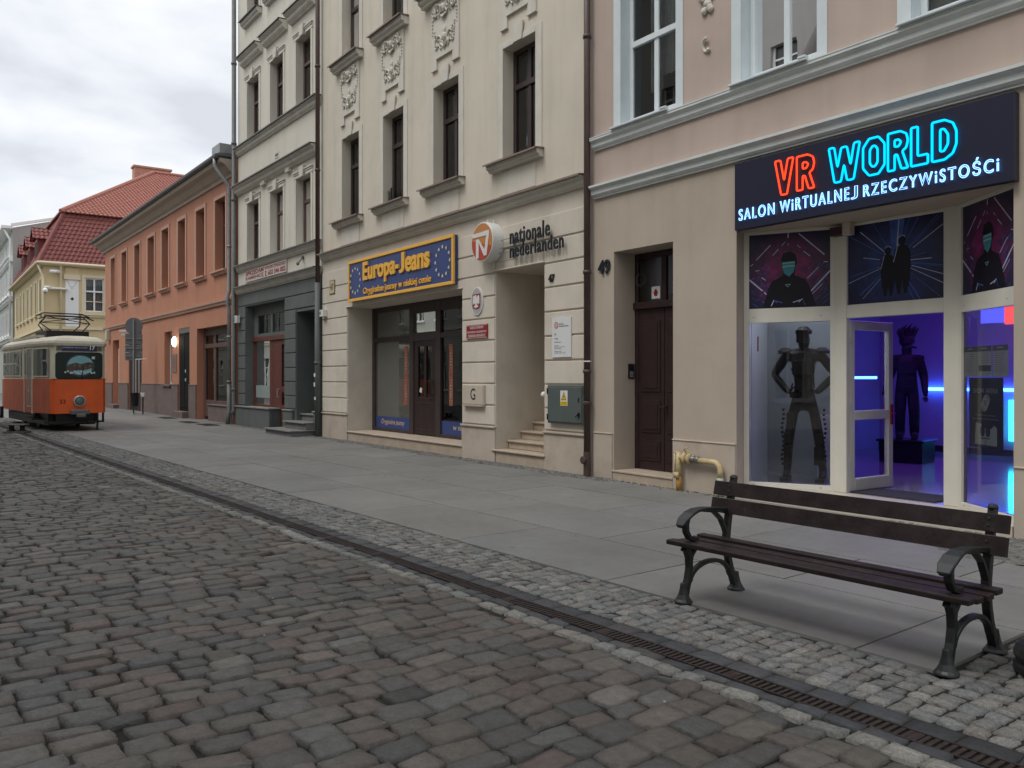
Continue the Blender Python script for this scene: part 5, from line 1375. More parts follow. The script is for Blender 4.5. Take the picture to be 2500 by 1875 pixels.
b = MB(); put_text(b, 'SPRZEDAM', -6.10, -4.45, 4.93, 5.07, -.035, .003, 0, bold=.03); put_text(b, 'KAMIENICĘ', -6.10, -4.45, 4.755, 4.905, -.035, .003, 0, bold=.02); put_text(b, 'WYSOKI STANDARD', -4.33, -2.60, 4.96, 5.06, -.035, .003, 0, bold=.02); put_text(b, '602 346 002', -4.05, -2.60, 4.77, 4.92, -.035, .003, 0, bold=.03)
b.tube([(-4.28, -.04, 4.90), (-4.20, -.04, 4.91), (-4.23, -.04, 4.84), (-4.26, -.04, 4.78), (-4.18, -.04, 4.77)], .014, 6); b.split('lettering', m_bandtext, bn)
b = MB(); b.tube([(0, 0, 0), (.30, -.25, -.22)], .022, 8); b.lathe([(.05, -.03), (.05, .02)], (.0, 0, 0), 8, axis='y'); b.ball((.31, -.26, -.23), .05, 8); o = b.build('flag_holder', m_pipe_dk); o.location = (-22.72, Y0 - .05, 5.0); tag(o, 'dark angled flag holder right of the for sale banner', 'flag holder')
b = MB(); b.box(-.13, .13, -.12, 0, -.12, .12, 0); b.box(-.10, .02, -.125, -.12, -.09, .09, 1); o = b.build('alarm_box', [m_nn_w, m_pipe_gr], bevel=.01); o.location = (-28.15, Y0 - .16, 3.55); tag(o, 'small white alarm box on the grey pier beside the orange house', 'alarm box')
b = MB(); put_text(b, '45', -.13, .12, -.1, .1, 0, .02, 0, bold=.02); o = b.build('house_number', m_letter_dk); o.location = (-21.78, Y0 - .035, 3.83); tag(o, 'dark house number on the grey wall above the stepped entrance', 'house number')

# ================================================================ ORANGE HOUSE
HO = thing('townhouse', 'long two storey terracotta orange house with a granite plinth', 'house', (-28.55, 8.77, 0), R(1.0))
wo = [(20.70, 19.60), (18.00, 16.84), (15.12, 13.98), (12.45, 11.22), (9.90, 8.77), (7.30, 6.20), (4.72, 3.60), (2.33, 1.13)]
hs = [(-a, -b, 5.42, 7.98, .28) for a, b in wo]
gh = [(-20.31, -18.75, -.1, 3.58, .35), (-16.48, -13.73, -.1, 4.12, .10), (-9.54, -8.33, 1.28, 3.56, .25), (-7.25, -5.70, -.1, 3.60, .09), (-4.69, -.68, -.1, 3.47, .35)]
mb = MB(); mb.wall(-22.35, -.22, -.2, 8.5, hs + gh); shell(mb, -22.35, -.22, 9.1, 11, 0, 1)
mb.quad((-22.35, 0, 8.5), (-.22, 0, 8.5), (-.22, 0, 9.1), (-22.35, 0, 9.1))
mb.build('wall', [m_orange, m_flatroof], HO, recalc=False)
mb = MB()
mb.prism([(0, 8.50), (-.06, 8.50), (-.08, 8.60), (-.16, 8.66), (-.30, 8.84), (-.46, 8.92), (-.50, 9.04), (0, 9.04)], 'x', -22.9, -.24)
mb.build('eave_moulding', m_eave, HO)
mb = MB(); mb.prism([(.0, 9.05), (-.56, 9.05), (-.62, 9.10), (-.64, 9.18), (-.58, 9.20), (.0, 9.30)], 'x', -23.2, -.30); mb.build('gutter', m_sheet, HO, bevel=.01)
mb = MB(); mb.prism([(-.55, 9.21), (5.5, 9.75), (11, 9.2), (11, 9.12), (-.55, 9.12)], 'x', -22.9, -.24); mb.build('roof', m_flatroof, HO)
mb = MB()
mb.tube([(-22, -.2, 9.50), (-.25, -.2, 9.50)], .012, 6)
for k in range(16): mb.tube([(-.9 - 1.4 * k, -.15, 9.24), (-.9 - 1.4 * k, -.2, 9.50)], .012, 6)
mb.build('snow_rail', m_sheet, HO)
mb = MB(); mb.box(-1.1, -.24, -.5, .2, 9.21, 9.55); mb.build('flashing', m_pipe_gr, HO)
mb = MB(); mb.prism([(0, 4.17), (-.06, 4.17), (-.08, 4.24), (-.12, 4.28), (-.13, 4.36), (0, 4.40)], 'x', -22.37, -.24); mb.build('string_course', m_orange_d, HO)
mb = MB()
for a, b in ((-22.38, -20.33), (-18.73, -16.5), (-13.71, -7.27), (-5.68, -4.71), (-.66, -.24)): mb.box(a, b, -.05, .01, -.2, 1.29); mb.box(a, b, -.065, .01, 1.29, 1.33)
mb.box(-3.30, -.70, .01, .3, -.2, .58); mb.box(-3.33, -.68, -.03, .34, .58, .62)
mb.split('plinth', m_granite, HO, bevel=.006)
for i, (a, b_) in enumerate(wo):
    a, b_ = -a, -b_
    w = window(HO, a, b_, 5.46, 7.98, .28, m_orange_d if i < 5 else m_brown_w2, trans=7.1, fw=.07, th=.07, curtain=[(a + .1, b_ - .1, 7.9, 5.6)], cmat=m_curtain_d, gm=g_win)
    s_ = MB(); s_.box(a - .14, a, -.04, .0, 5.42, 8.12); s_.box(b_, b_ + .14, -.04, .0, 5.42, 8.12); s_.box(a, b_, -.04, .0, 7.98, 8.12); s_.build('surround', m_orange_d, w, bevel=.006)
    s_ = MB(); s_.prism([(0, 5.26), (-.07, 5.26), (-.09, 5.33), (-.16, 5.36), (-.16, 5.41), (.28, 5.45), (.28, 5.40), (0, 5.38)], 'x', a - .22, b_ + .22); s_.build('sill', m_orange_d, w)
w = window(HO, -9.54, -8.33, 1.30, 3.56, .25, m_whiteframe, fw=.08, gm=g_win, curtain=[(-9.4, -8.4, 3.4, 1.4)], cmat=m_curtain_d); s_ = MB(); s_.box(-9.62, -8.25, -.12, .24, 1.235, 1.295); s_.build('sill', m_granite, w)
mb = MB(); mb.box(-20.31, -18.75, .32, .37, .2, 3.58, 0); mb.box(-19.35, -19.2, .30, .32, .25, 3.3, 1); mb.box(-18.95, -18.76, .02, .34, .25, 3.10, 1); mb.box(-20.5, -18.6, -.3, .34, -.1, .20, 2); d = mb.build('entrance_door', [m_orange_d, m_white, m_granite], HO, bevel=.005)
mb = MB(); mb.box(-16.48, -13.73, .05, .12, 0, 4.12, 0); mb.box(-15.15, -15.07, .03, .05, 0, 4.1, 0); mb.build('gateway_door', M('grey_brown_gate', (.045, .034, .033), rough=.9, var=.15, streak=.2, spec=.15), HO, bevel=.005)
mb = MB(); mb.box(-7.25, -5.70, .04, .13, .25, 3.40, 0); mb.box(-7.25, -5.70, .01, .14, 3.40, 3.60, 1); mb.box(-7.18, -6.5, .025, .04, .4, 3.3, 0); mb.box(-6.44, -5.78, .025, .04, .4, 3.3, 0); mb.box(-6.40, -6.26, .01, .025, 1.45, 1.57, 2); mb.box(-6.40, -6.28, .01, .025, 1.80, 1.92, 2); mb.box(-7.3, -5.65, -.30, .09, -.1, .25, 3); mb.build('entrance_door', [m_black_mt, m_pipe_dk, m_silver, m_granite], HO, bevel=.006)
mb = MB()
mb.box(-4.69, -.68, .26, .36, 3.20, 3.47); mb.box(-4.69, -.68, .24, .36, 2.72, 2.88)
for a, b, z in ((-4.69, -4.50, .12), (-3.42, -3.30, .12), (-3.30, -3.19, .62), (-.78, -.68, .62)): mb.box(a, b, .26, .36, z, 2.72); mb.box(a, b, .26, .36, 2.88, 3.20)
mb.box(-4.50, -3.42, .27, .35, .12, .75); mb.box(-3.19, -.78, .27, .35, .62, .74)
so_ = mb.build('shopfront', m_brown_w2, HO, bevel=.006)
gq = MB(); gq.quad((-4.5, .31, .75), (-3.42, .31, .75), (-3.42, .31, 2.72), (-4.5, .31, 2.72)); gq.quad((-3.19, .31, .74), (-.78, .31, .74), (-.78, .31, 2.72), (-3.19, .31, 2.72)); gq.quad((-4.5, .31, 2.88), (-.78, .31, 2.88), (-.78, .31, 3.2), (-4.5, .31, 3.2)); gq.split('pane', g_shop, so_, near=0)
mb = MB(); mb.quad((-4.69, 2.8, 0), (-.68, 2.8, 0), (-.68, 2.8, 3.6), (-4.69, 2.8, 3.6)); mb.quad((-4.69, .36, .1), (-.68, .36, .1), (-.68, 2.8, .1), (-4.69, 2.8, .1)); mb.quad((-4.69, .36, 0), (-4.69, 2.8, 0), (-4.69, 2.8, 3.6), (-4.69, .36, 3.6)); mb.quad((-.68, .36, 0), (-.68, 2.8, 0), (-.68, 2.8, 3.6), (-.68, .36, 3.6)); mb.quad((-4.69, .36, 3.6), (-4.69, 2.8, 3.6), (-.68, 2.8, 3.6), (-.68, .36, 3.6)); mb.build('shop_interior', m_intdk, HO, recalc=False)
P = [(-.62, -.55, 9.1), (-.62, -.55, 8.85), (-.52, -.40, 8.55), (-.42, -.14, 8.2), (-.42, -.12, 8.0), (-.42, -.12, 4.55), (-.42, -.18, 4.40), (-.42, -.18, 4.1), (-.42, -.12, 3.95), (-.42, -.12, 1.5)]
pipe_part(HO, P, .065, m_pipe_gr, collars=(6.1, 3.0))
pipe_part(HO, [(-.42, -.12, 1.5), (-.42, -.12, .45), (-.36, -.18, .30), (-.36, -.18, .02)], .075, m_pipe_dk, collars=(1.45, .42))
lm = thing('wall_lamp', 'lit oval wall lamp beside the black door of the orange house', 'lamp', (-28.55 - 7.60, 8.77 - .1327, 3.08), R(1))
b = MB(); b.box(-.09, .09, -.05, 0, -.22, .22); b.build('base', m_nn_w, lm, bevel=.01)
b = MB(); b.ball((0, -.09, 0), .13, 14, sz=1.6, sy=.75); b.build('globe', e_lamp, lm, smooth=True)
b = MB(); b.box(-.35, .35, -.025, 0, -.38, .38); 
for k in range(6): b.box(-.28, .2, -.03, -.025, .25 - k * .09, .28 - k * .09, 1)
o = b.build('wall_plaque', [M('faded_brown_plaque', (.25, .14, .11), rough=.6, var=.12), m_granite], bevel=.004); o.location = (-28.55 - 7.86, 8.77 - .137, 2.2); o.rotation_euler = (0, 0, R(1)); tag(o, 'faded brown plaque under the lit wall lamp', 'plaque')
b = MB(); b.box(-.2, .2, -.2, 0, -.28, .28, 0); o = b.build('alarm_box', m_gasbeige, bevel=.02); o.location = (-28.55 - 21.1, 8.77 - .37, 3.9); o.rotation_euler = (0, 0, R(1)); tag(o, 'beige box high on the far left corner of the orange house', 'alarm box')
for k, (x0_, x1_, y0_, y1_, lab) in enumerate(((-35.6, -34.2, 7.75, 8.2, 'dark iron cellar grate in the pavement left of the black door'), (-31.6, -30.4, 7.6, 8.05, 'dark iron cellar grate in the pavement in front of the black door'), (-29.6, -28.4, 7.7, 8.2, 'dark iron cellar grate in the pavement below the shop window of the orange house'))):
    b = MB(); b.box(x0_, x1_, y0_, y1_, -.02, .012)
    for j in range(int((x1_ - x0_) / .09)): b.box(x0_ + .03 + j * .09, x0_ + .06 + j * .09, y0_ + .03, y1_ - .03, .012, .02)
    tag(b.build('cellar_grate', m_sheet), lab, 'grate', 'cellar grates by the orange house')

# ================================================================ YELLOW CORNER HOUSE
def tiled(mb, bl, br, tr, tl, course=.36, col=.30, amp=.035, lift=.05, m=0):
    """overlapping courses of pantiles on a roof slope"""
    bl, br, tr, tl = map(Vector, (bl, br, tr, tl))
    H = ((tl - bl).length + (tr - br).length) / 2; n = max(2, int(H / course)); nrm = (br - bl).cross(tl - bl).normalized()
    if nrm.z < 0: nrm = -nrm
    for k in range(n):
        a0, a1 = bl.lerp(tl, k / n), br.lerp(tr, k / n); b0, b1 = bl.lerp(tl, (k + 1.12) / n), br.lerp(tr, (k + 1.12) / n)
        L = (a1 - a0).length; cN = max(1, int(L / (col / 4)))
        for j in range(cN):
            t0, t1 = j / cN, (j + 1) / cN
            h = lambda t: nrm * (lift + amp * math.sin(t * L / col * 2 * math.pi))
            p0, p1 = a0.lerp(a1, t0) + h(t0), a0.lerp(a1, t1) + h(t1); q0, q1 = b0.lerp(b1, t0) + h(t0) - nrm * lift, b0.lerp(b1, t1) + h(t1) - nrm * lift
            mb.quad(p0, p1, q1, q0, m=m)
            mb.quad(a0.lerp(a1, t0) - nrm * .02, a0.lerp(a1, t1) - nrm * .02, p1, p0, m=m)
HY = thing('corner_house', 'pale yellow corner house with a red tiled mansard roof', 'house', (-66, 7.0, 0), R(90))
# local x runs along the side street, local y into the block (west)
mb = MB(); hw = [(2.55, 3.80, 6.3, 8.7, .15)]
mb.wall(0, 24, -.2, 9.5, hw + [(6, 7.3, 6.3, 8.7, .15)]); shell(mb, 0, 24, 9.5, 22, 0)
ws = [(1.2 + 2.9 * k, 2.4 + 2.9 * k) for k in range(7)]
mb.build('wall', m_yellow, HY, recalc=False)
MS = Matrix(((0, 1, 0, 0), (-1, 0, 0, 22), (0, 0, 1, 0), (0, 0, 0, 1)))   # street front: local x from far end to the corner
for a, b in ws:
    a2, b2 = 22 - b, 22 - a
    w = MB(); w.box(a2, b2, -.03, .02, 6.2, 8.7, 0); w.box(a2 + .12, b2 - .12, -.04, -.028, 6.32, 8.58, 1); w.box((a2 + b2) / 2 - .05, (a2 + b2) / 2 + .05, -.06, -.035, 6.3, 8.6, 0); w.box(a2 - .2, b2 + .2, -.16, .0, 6.05, 6.2, 0); w.box(a2 - .25, a2, -.06, 0, 6.2, 8.8, 2); w.box(b2, b2 + .25, -.06, 0, 6.2, 8.8, 2)
    w.build('window', [m_ytrim, m_dark, m_ytrim], HY, mat=MS)
    w = MB(); w.box(a2, b2, -.02, .02, 1.0, 4.0, 0); w.box(a2 + .12, b2 - .12, -.03, -.018, 1.1, 3.9, 1); w.build('window', [m_ytrim, m_dark], HY, mat=MS)
w = window(HY, 2.55, 3.80, 6.3, 8.7, .12, m_white, trans=7.75, fw=.09, gm=g_win, curtain=[(2.6, 3.75, 8.6, 6.4)], cmat=m_curtain_d)
s_ = MB(); s_.box(2.35, 2.55, -.03, 0, 6.2, 8.9); s_.box(3.80, 4.0, -.03, 0, 6.2, 8.9); s_.box(2.55, 3.80, -.03, 0, 8.7, 8.9); s_.box(2.63, 3.72, .09, .13, 7.0, 7.06); s_.build('surround', m_ytrim, w)
s_ = MB(); s_.box(2.2, 4.15, -.18, .0, 6.04, 6.2); s_.box(2.3, 4.05, -.10, 0, 5.9, 6.04); s_.build('sill', m_ytrim, w)
w = window(HY, 6, 7.3, 6.3, 8.7, .12, m_white, trans=7.75, fw=.09, gm=g_win)
mb = MB(); mb.box(1.32, 2.15, -.06, .0, 5.2, 8.5, 0); mb.box(1.22, 2.25, -.16, 0, 8.5, 8.85, 1); mb.box(1.30, 2.17, -.10, 0, 8.85, 9.35, 2)
mb.prism([(1.74, 7.03), (1.86, 7.15), (1.74, 7.27), (1.62, 7.15)], 'y', -.07, -.05, 3)
for k in range(9): t = k / 8; mb.ball((1.40 + t * .67, -.08, 8.45 - .55 * (1 - abs(2 * t - 1))), .045, 6, m=4)
mb.build('pilaster', [m_white, m_ytrim, m_yellow, m_black, m_trim2], HY)
mb = MB(); mb.box(-.05, 24, -.10, 0, 5.0, 5.18); mb.build('string_course', m_ytrim, HY)
mb = MB(); mb.box(-.1, .0, .0, 22, 5.0, 5.18); mb.build('string_course', m_ytrim, HY)
mb = MB(); mb.box(-.35, 24, -.35, 0, 9.40, 9.52); mb.box(-.35, 0, 0, 22, 9.40, 9.52); mb.tube([(-.45, -.42, 9.55), (24, -.42, 9.55)], .10, 8); mb.tube([(-.45, -.42, 9.55), (-.45, 22, 9.55)], .10, 8); mb.build('gutter', m_ytrim, HY)
pipe_part(HY, [(1.02, -.3, 9.5), (1.02, -.12, 9.2), (1.02, -.12, 0)], .08, m_ytrim, collars=(8.9,))
pipe_part(HY, [(-.4, -.2, 9.4), (-.1, .0, 8.7), (-.06, -.12, 8.4), (-.06, -.12, 0)], .07, m_ytrim)
mb = MB()
tiled(mb, (-.4, -.4, 9.55), (24, -.4, 9.55), (24, 1.4, 13.4), (1.4, 1.4, 13.4)); tiled(mb, (-.4, 22.4, 9.55), (-.4, -.4, 9.55), (1.4, 1.4, 13.4), (1.4, 20.6, 13.4))
mb.tube([(-.35, -.35, 9.62), (1.4, 1.4, 13.47)], .13, 6)
mb.build('mansard_roof', m_roof, HY, recalc=False)
mb = MB()
tiled(mb, (1.15, 1.15, 13.45), (24, 1.15, 13.45), (24, 11, 19.3), (9.5, 11, 19.3)); tiled(mb, (1.15, 20.85, 13.45), (1.15, 1.15, 13.45), (9.5, 11, 19.3), (9.5, 11.01, 19.3)); tiled(mb, (24, 20.85, 13.45), (1.15, 20.85, 13.45), (9.5, 11, 19.3), (24, 11, 19.3))
mb.tube([(1.15, 1.15, 13.5), (9.5, 11, 19.4)], .14, 6); mb.tube([(9.5, 11, 19.4), (24, 11, 19.4)], .14, 6)
mb.build('upper_roof', m_roof2, HY, recalc=False)
mb = MB(); mb.box(8.2, 11.2, 12.2, 13.2, 15, 19.95); mb.box(8.1, 11.3, 12.1, 13.3, 19.95, 20.1); mb.build('chimney', m_brick, HY)
for k, y_ in enumerate((3.6, 8.6, 13.6)):
    mb = MB(); mb.box(-.05, 1.3, y_, y_ + 1.7, 10.1, 11.7, 0)
    tiled(mb, (-.35, y_ - .25, 11.7), (1.6, y_ - .25, 11.7), (1.6, y_ + .85, 12.6), (-.35, y_ + .85, 12.6), m=1); tiled(mb, (1.6, y_ + 1.95, 11.7), (-.35, y_ + 1.95, 11.7), (-.35, y_ + .85, 12.6), (1.6, y_ + .85, 12.6), m=1)
    mb.box(-.08, -.04, y_ + .3, y_ + 1.4, 10.4, 11.5, 2)
    mb.build('dormer', [m_roof, m_roof, m_dark], HY, recalc=False)
sc_ = thing('security_camera', 'white dome security camera on a bracket at the corner of the yellow house', 'camera', (-65.85, 7.55, 7.75))
b = MB(); b.box(-.05, .2, -.5, .9, .0, .13); b.box(.1, .6, -.5, -.35, .0, .13); b.build('bracket', m_white, sc_, bevel=.02)
b = MB(); b.ball((.6, -.55, -.16), .17, 12); b.tube([(.6, -.55, -.1), (.6, -.55, .1), (.5, -.2, .1)], .06, 8); b.build('dome', m_white, sc_, smooth=True)
b = MB(); b.ball((.6, -.55, -.25), .11, 10); b.build('lens', m_black, sc_, smooth=True)
sc_ = thing('security_camera', 'small white tube security camera above the dome camera on the yellow house', 'camera', (-65.9, 7.6, 9.0))
b = MB(); b.tube([(.0, .3, 0), (.3, .1, -.02), (.35, -.3, -.05)], .11, 8); b.tube([(-.1, .3, 0), (0, .3, 0)], .14, 8); b.build('body', m_white, sc_)

# ================================================================ FAR WHITE HOUSE
HW = thing('townhouse', 'tall pale grey green house beyond the yellow corner house at the left edge', 'house', (-88.6, 6.9, 0))
mb = MB(); mb.wall(-40, 0, -.2, 15.3, m=0); mb.quad((0, 0, 0), (0, 0, 15.3), (0, 6.5, 17.2), (0, 14, 15.0), (0, 14, 0), m=1); mb.quad((-40, 0, 15.3), (0, 0, 15.3), (0, 6.5, 17.2), (-40, 6.5, 17.2), m=2); mb.quad((-40, 6.5, 17.2), (0, 6.5, 17.2), (0, 14, 15), (-40, 14, 15), m=2)
mb.build('wall', [m_farwhite, m_fargrey, m_flatroof], HW, recalc=False)
mb = MB(); mb.box(-40, .1, -.9, 0, 15.2, 15.45); mb.prism([(-.15, 15.4), (6.5, 17.2), (6.5, 17.45), (-.15, 15.65)], 'x', -.1, .12, 0)
for z in (12.2, 8.6, 4.8): cornice(mb, -40, 0, z, z + .45, .45)
mb.build('cornice', m_white, HW)
for k in range(9):
    for z in (9.6, 5.8, 13.0):
        x = -2.2 - 3.2 * k; w = MB(); w.box(x - .6, x + .6, -.02, .02, z, z + 2.0 - .5 * (z > 12), 1); w.box(x - .8, x - .6, -.10, 0, z - .1, z + 2.1 - .5 * (z > 12), 0); w.box(x + .6, x + .8, -.10, 0, z - .1, z + 2.1 - .5 * (z > 12), 0); w.box(x - .9, x + .9, -.2, 0, z - .3, z - .1, 0); w.build('window', [m_white, m_dark], HW)
pipe_part(HW, [(-.2, -.7, 15.2), (-.2, -.2, 14.2), (-.2, -.2, 0)], .09, m_white)

# ================================================================ TRAM
TR = thing('tram', 'old orange and cream tram number 33 standing at the left of the street', 'tram', (-28.0, 3.9, 0), R(95.3))
def plan(off=0., y0=0., y1=7.75):
    P = [(-.66, y0), (.66, y0), (.76, y0 + .12), (.98, y0 + 1.75), (.98, y1 - 1.75), (.76, y1 - .12), (.66, y1), (-.66, y1), (-.76, y1 - .12), (-.98, y1 - 1.75), (-.98, y0 + 1.75), (-.76, y0 + .12)]
    if not off: return P
    cy = (y0 + y1) / 2
    return [(x - off * (1 if x > 0 else -1), y + (off if y < cy else -off)) for x, y in P]
def ringwall(mb, levels, mats, sidemat=None):
    rings = [[(x, y, z) for x, y in plan(o)] for z, o in levels]
    for k in range(len(rings) - 1):
        for j in range(12):
            j2 = (j + 1) % 12
            m = mats[k]
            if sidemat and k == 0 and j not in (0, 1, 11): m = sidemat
            mb.quad(rings[k][j], rings[k][j2], rings[k + 1][j2], rings[k + 1][j], m=m)
    mb.quad(*rings[-1], m=mats[-1]); mb.quad(*rings[0][::-1], m=mats[0])
mb = MB(); ringwall(mb, [(.53, 0), (1.56, 0), (1.57, .012), (1.60, .012), (2.56, .012)], [0, 0, 1, 1], 2); mb.build('body', [m_tram_o, m_tram_c, m_tram_os], TR, recalc=False)
mb = MB(); ringwall(mb, [(2.555, -.02), (2.63, -.03), (2.70, -.01), (2.78, .08), (2.84, .22), (2.87, .45)], [0] * 6); mb.build('roof', m_tram_roof, TR, smooth=False, bevel=0)
def rr(x0, x1, z0, z1, r, n=4):
    P = []
    for cx, cz, a in ((x1 - r, z0 + r, -90), (x1 - r, z1 - r, 0), (x0 + r, z1 - r, 90), (x0 + r, z0 + r, 180)):
        P += [(cx + r * math.cos(R(a + 90 * k / n)), cz + r * math.sin(R(a + 90 * k / n))) for k in range(n + 1)]
    return P
mb = MB(); mb.prism(rr(-.645, .645, 1.565, 2.36, .10), 'y', -.012, .03, 0); mb.prism(rr(-.62, .62, 1.59, 2.335, .085), 'y', -.016, -.011, 1)
ws_ = mb.build('windscreen', [m_black, M('dark_green_window_film', (.020, .034, .031), rough=.18)], TR)
mb = MB(); mb.prism(disc_pts(.03, 1.96, .40, .33, 30), 'y', -.018, -.0155, 0); mb.prism(disc_pts(.03, 1.97, .355, .29, 30), 'y', -.020, -.0175, 1)
mb.prism([(-.36, 1.85), (-.30, 1.99), (-.10, 2.05), (.05, 2.01), (.25, 2.07), (.40, 2.04), (.38, 1.90), (.20, 1.84), (-.05, 1.82), (-.2, 1.78)], 'y', -.022, -.0195, 2)
for k in range(14): mb.ball((-.38 + .06 * k + .01 * (k % 3), -.021, 1.76 + .03 * math.sin(k * 1.9)), .032, 6, m=3, sy=.1)
for k in range(9): mb.ball((-.2 + .07 * k, -.0225, 1.93 + .04 * math.sin(k * 2.2)), .030, 6, m=4 if k % 2 else 0, sy=.1)
mb.box(.34, .43, -.021, -.018, 2.16, 2.24, 3)
mb.build('emblem_print', [M('dark_teal_print', (.03, .06, .06), rough=.4), M('sky_blue_print', (.20, .40, .46), rough=.4), M('brown_print', (.09, .06, .045), rough=.5, var=.5, scale=20), M('pale_print_white', (.52, .58, .56), rough=.5), M('grey_brown_print', (.18, .13, .10), rough=.5)], ws_)
mb = MB(); mb.box(-.485, .495, -.02, .02, 2.40, 2.585, 0); put_text(mb, 'INFORMACJA TURYSTYCZNA', -.46, .22, 2.47, 2.515, -.02, .002, 1); mb.box(.27, .45, -.0225, -.02, 2.42, 2.565, 0); put_text(mb, '17', .29, .43, 2.43, 2.56, -.0225, .003, 1, bold=.03)
mb.build('destination_sign', [m_navy, m_nn_w], TR)
mb = MB()
for x0, x1 in ((-.62, -.50), (.51, .63)):
    for k in range(5): mb.box(x0, x1, -.012, .02, 2.415 + k * .035, 2.43 + k * .035)
mb.build('vent_grille', m_black, TR)
mb = MB(); mb.box(-.765, .765, -.006, .02, 1.553, 1.568); mb.tube([(.05, -.03, 1.58), (.12, -.035, 1.95)], .012, 6); mb.build('wiper', m_black, TR)
hl = MB(); hl.lathe([(.12, .0), (.165, -.01), (.165, -.06), (.135, -.075), (.130, -.05)], (.0, 0, .90), 24, axis='y'); h_ = hl.build('headlight', m_silver, TR)
hl = MB(); hl.lathe([(.132, -.05), (.10, -.075), (.05, -.088), (.01, -.092)], (.0, 0, .90), 20, axis='y'); hl.build('lens', M('clear_lens', (.13, .15, .14), rough=.12, var=.1), h_, smooth=True)
mb = MB(); put_text(mb, '33', -.53, -.37, .82, .95, -.0, .003, 0, bold=.02); mb.build('fleet_number', M('dark_red_numeral', (.13, .012, .008), rough=.4), TR)
mb = MB(); mb.box(-.26, .26, -.16, .02, .50, .64); mb.box(-.12, .12, -.3, -.1, .42, .52); mb.build('coupler', m_pipe_dk, TR, bevel=.02)
# side windows and door (near side)
def side_pt(y, off=.0):
    x = .76 + (y - .12) / 1.63 * .22 if y < 1.75 else .98
    return -x - off
g_tram = GL('tram_glass', tint=(.25, .3, .28), boost=1.5, film=.5, filmcol=(.10, .11, .10))
def sidewin(y0, y1, z0, z1, fr=.035):
    mb = MB(); gl = MB()
    A_, B_ = (side_pt(y0), y0), (side_pt(y1), y1); mt, L = frame_mat(B_, A_)
    def q(b_, x0, x1, z0_, z1_, o, m=0):
        v = [mt @ Vector(p) for p in ((x0, -o, z0_), (x1, -o, z0_), (x1, -o, z1_), (x0, -o, z1_))]; b_.quad(*v, m=m)
    for a_ in ((0, fr, z0, z1), (L - fr, L, z0, z1), (fr, L - fr, z0, z0 + fr), (fr, L - fr, z1 - fr, z1)): q(mb, *a_, .016)
    q(gl, fr * .5, L - fr * .5, z0 + fr * .5, z1 - fr * .5, .008)
    if y0 > 3: q(mb, fr, L - fr, (z0 + z1) / 2 - .02, (z0 + z1) / 2 + .02, .017)
    gl.build('pane', g_tram, mb.build('side_window', m_tram_c, TR, recalc=False), recalc=False)
sidewin(.20, 1.45, 1.62, 2.50); sidewin(1.62, 2.10, .70, 2.52); sidewin(2.14, 2.5, 1.64, 2.5)
for k in range(5): sidewin(3.0 + .62 * k, 3.56 + .62 * k, 1.64, 2.48)
mb = MB()
for y in (1.55, 2.55): mb.box(side_pt(y) - .02, side_pt(y) + .02, y - .02, y + .02, .5, 2.58)
mb.build('door_post', m_tram_c, TR)
mb = MB(); mb.box(-.55, .55, .3, 7.4, .30, .53); mb.box(-.80, .80, 2.0, 5.6, .38, .53); mb.box(-.70, .62, .7, 6.8, .16, .50); mb.box(-.86, .86, 1.9, 5.8, .30, .44); mb.box(-.98, -.55, 1.5, 2.7, .30, .36)
for y in (2.6, 4.9):
    for x in (-.55, .55): mb.lathe([(.30, -.04), (.33, -.03), (.33, .04), (.30, .05)], (x, y, .33), 18, axis='x')
    mb.box(-.7, .7, y - .12, y + .12, .25, .42)
mb.box(-.9, .6, .2, .5, .22, .30); mb.box(.25, .70, .05, .12, .24, .29); mb.box(.66, .71, .05, .12, .24, .54); mb.box(.50, .55, .05, .12, .0, .54); mb.box(-1.05, -.95, 6.2, 6.3, .2, .6); mb.box(-1.2, -.95, 6.2, 6.3, .2, .28)
mb.build('underframe', m_black, TR)
pg = MB()
pg.box(-.60, .60, 1.35, 2.9, 2.88, 3.06, 0); pg.box(-.80, .80, 1.6, 5.6, 2.84, 2.92, 1)
for yy, zz in ((1.55, 3.52), (2.0, 3.64)):
    pg.tube([(-.78, yy, zz - .10), (-.55, yy, zz), (.55, yy, zz), (.78, yy, zz - .10)], .022, 6); pg.tube([(-.55, yy, zz - .07), (.55, yy, zz - .07)], .018, 6)
for sx in (1, -1):
    pg.tube([(sx * .45, 1.5, 3.06), (sx * .72, 1.75, 3.32), (sx * .50, 1.75, 3.55)], .020, 6); pg.tube([(sx * .72, 1.75, 3.32), (-sx * .5, 1.75, 3.52)], .014, 6); pg.tube([(sx * .40, 2.7, 3.06), (sx * .60, 2.5, 3.28), (sx * .48, 1.9, 3.55)], .018, 6)
pg.tube([(-.72, 1.75, 3.32), (.72, 1.75, 3.32)], .012, 6)
pg.build('pantograph', [m_black, m_tram_roof], TR)
rsx = thing('rail_block', 'low block of stacked rail pieces on a plate beside the tram', 'rail block', (-28.15, 2.30, 0), R(60))
b = MB(); b.box(-.30, .30, -.22, .22, .0, .05); b.box(-.27, .27, -.18, .18, .22, .25); b.build('plate', M('worn_steel_plate', (.12, .115, .11), rough=.6, var=.3, scale=8), rsx)
b = MB()
for x in (-.15, .15): b.prism([(-.18, .05), (.18, .05), (.18, .07), (.03, .09), (.03, .19), (.08, .22), (-.08, .22), (-.03, .19), (-.03, .09), (-.18, .07)], 'x', x - .06, x + .06)
b.build('rail_piece', m_iron, rsx)

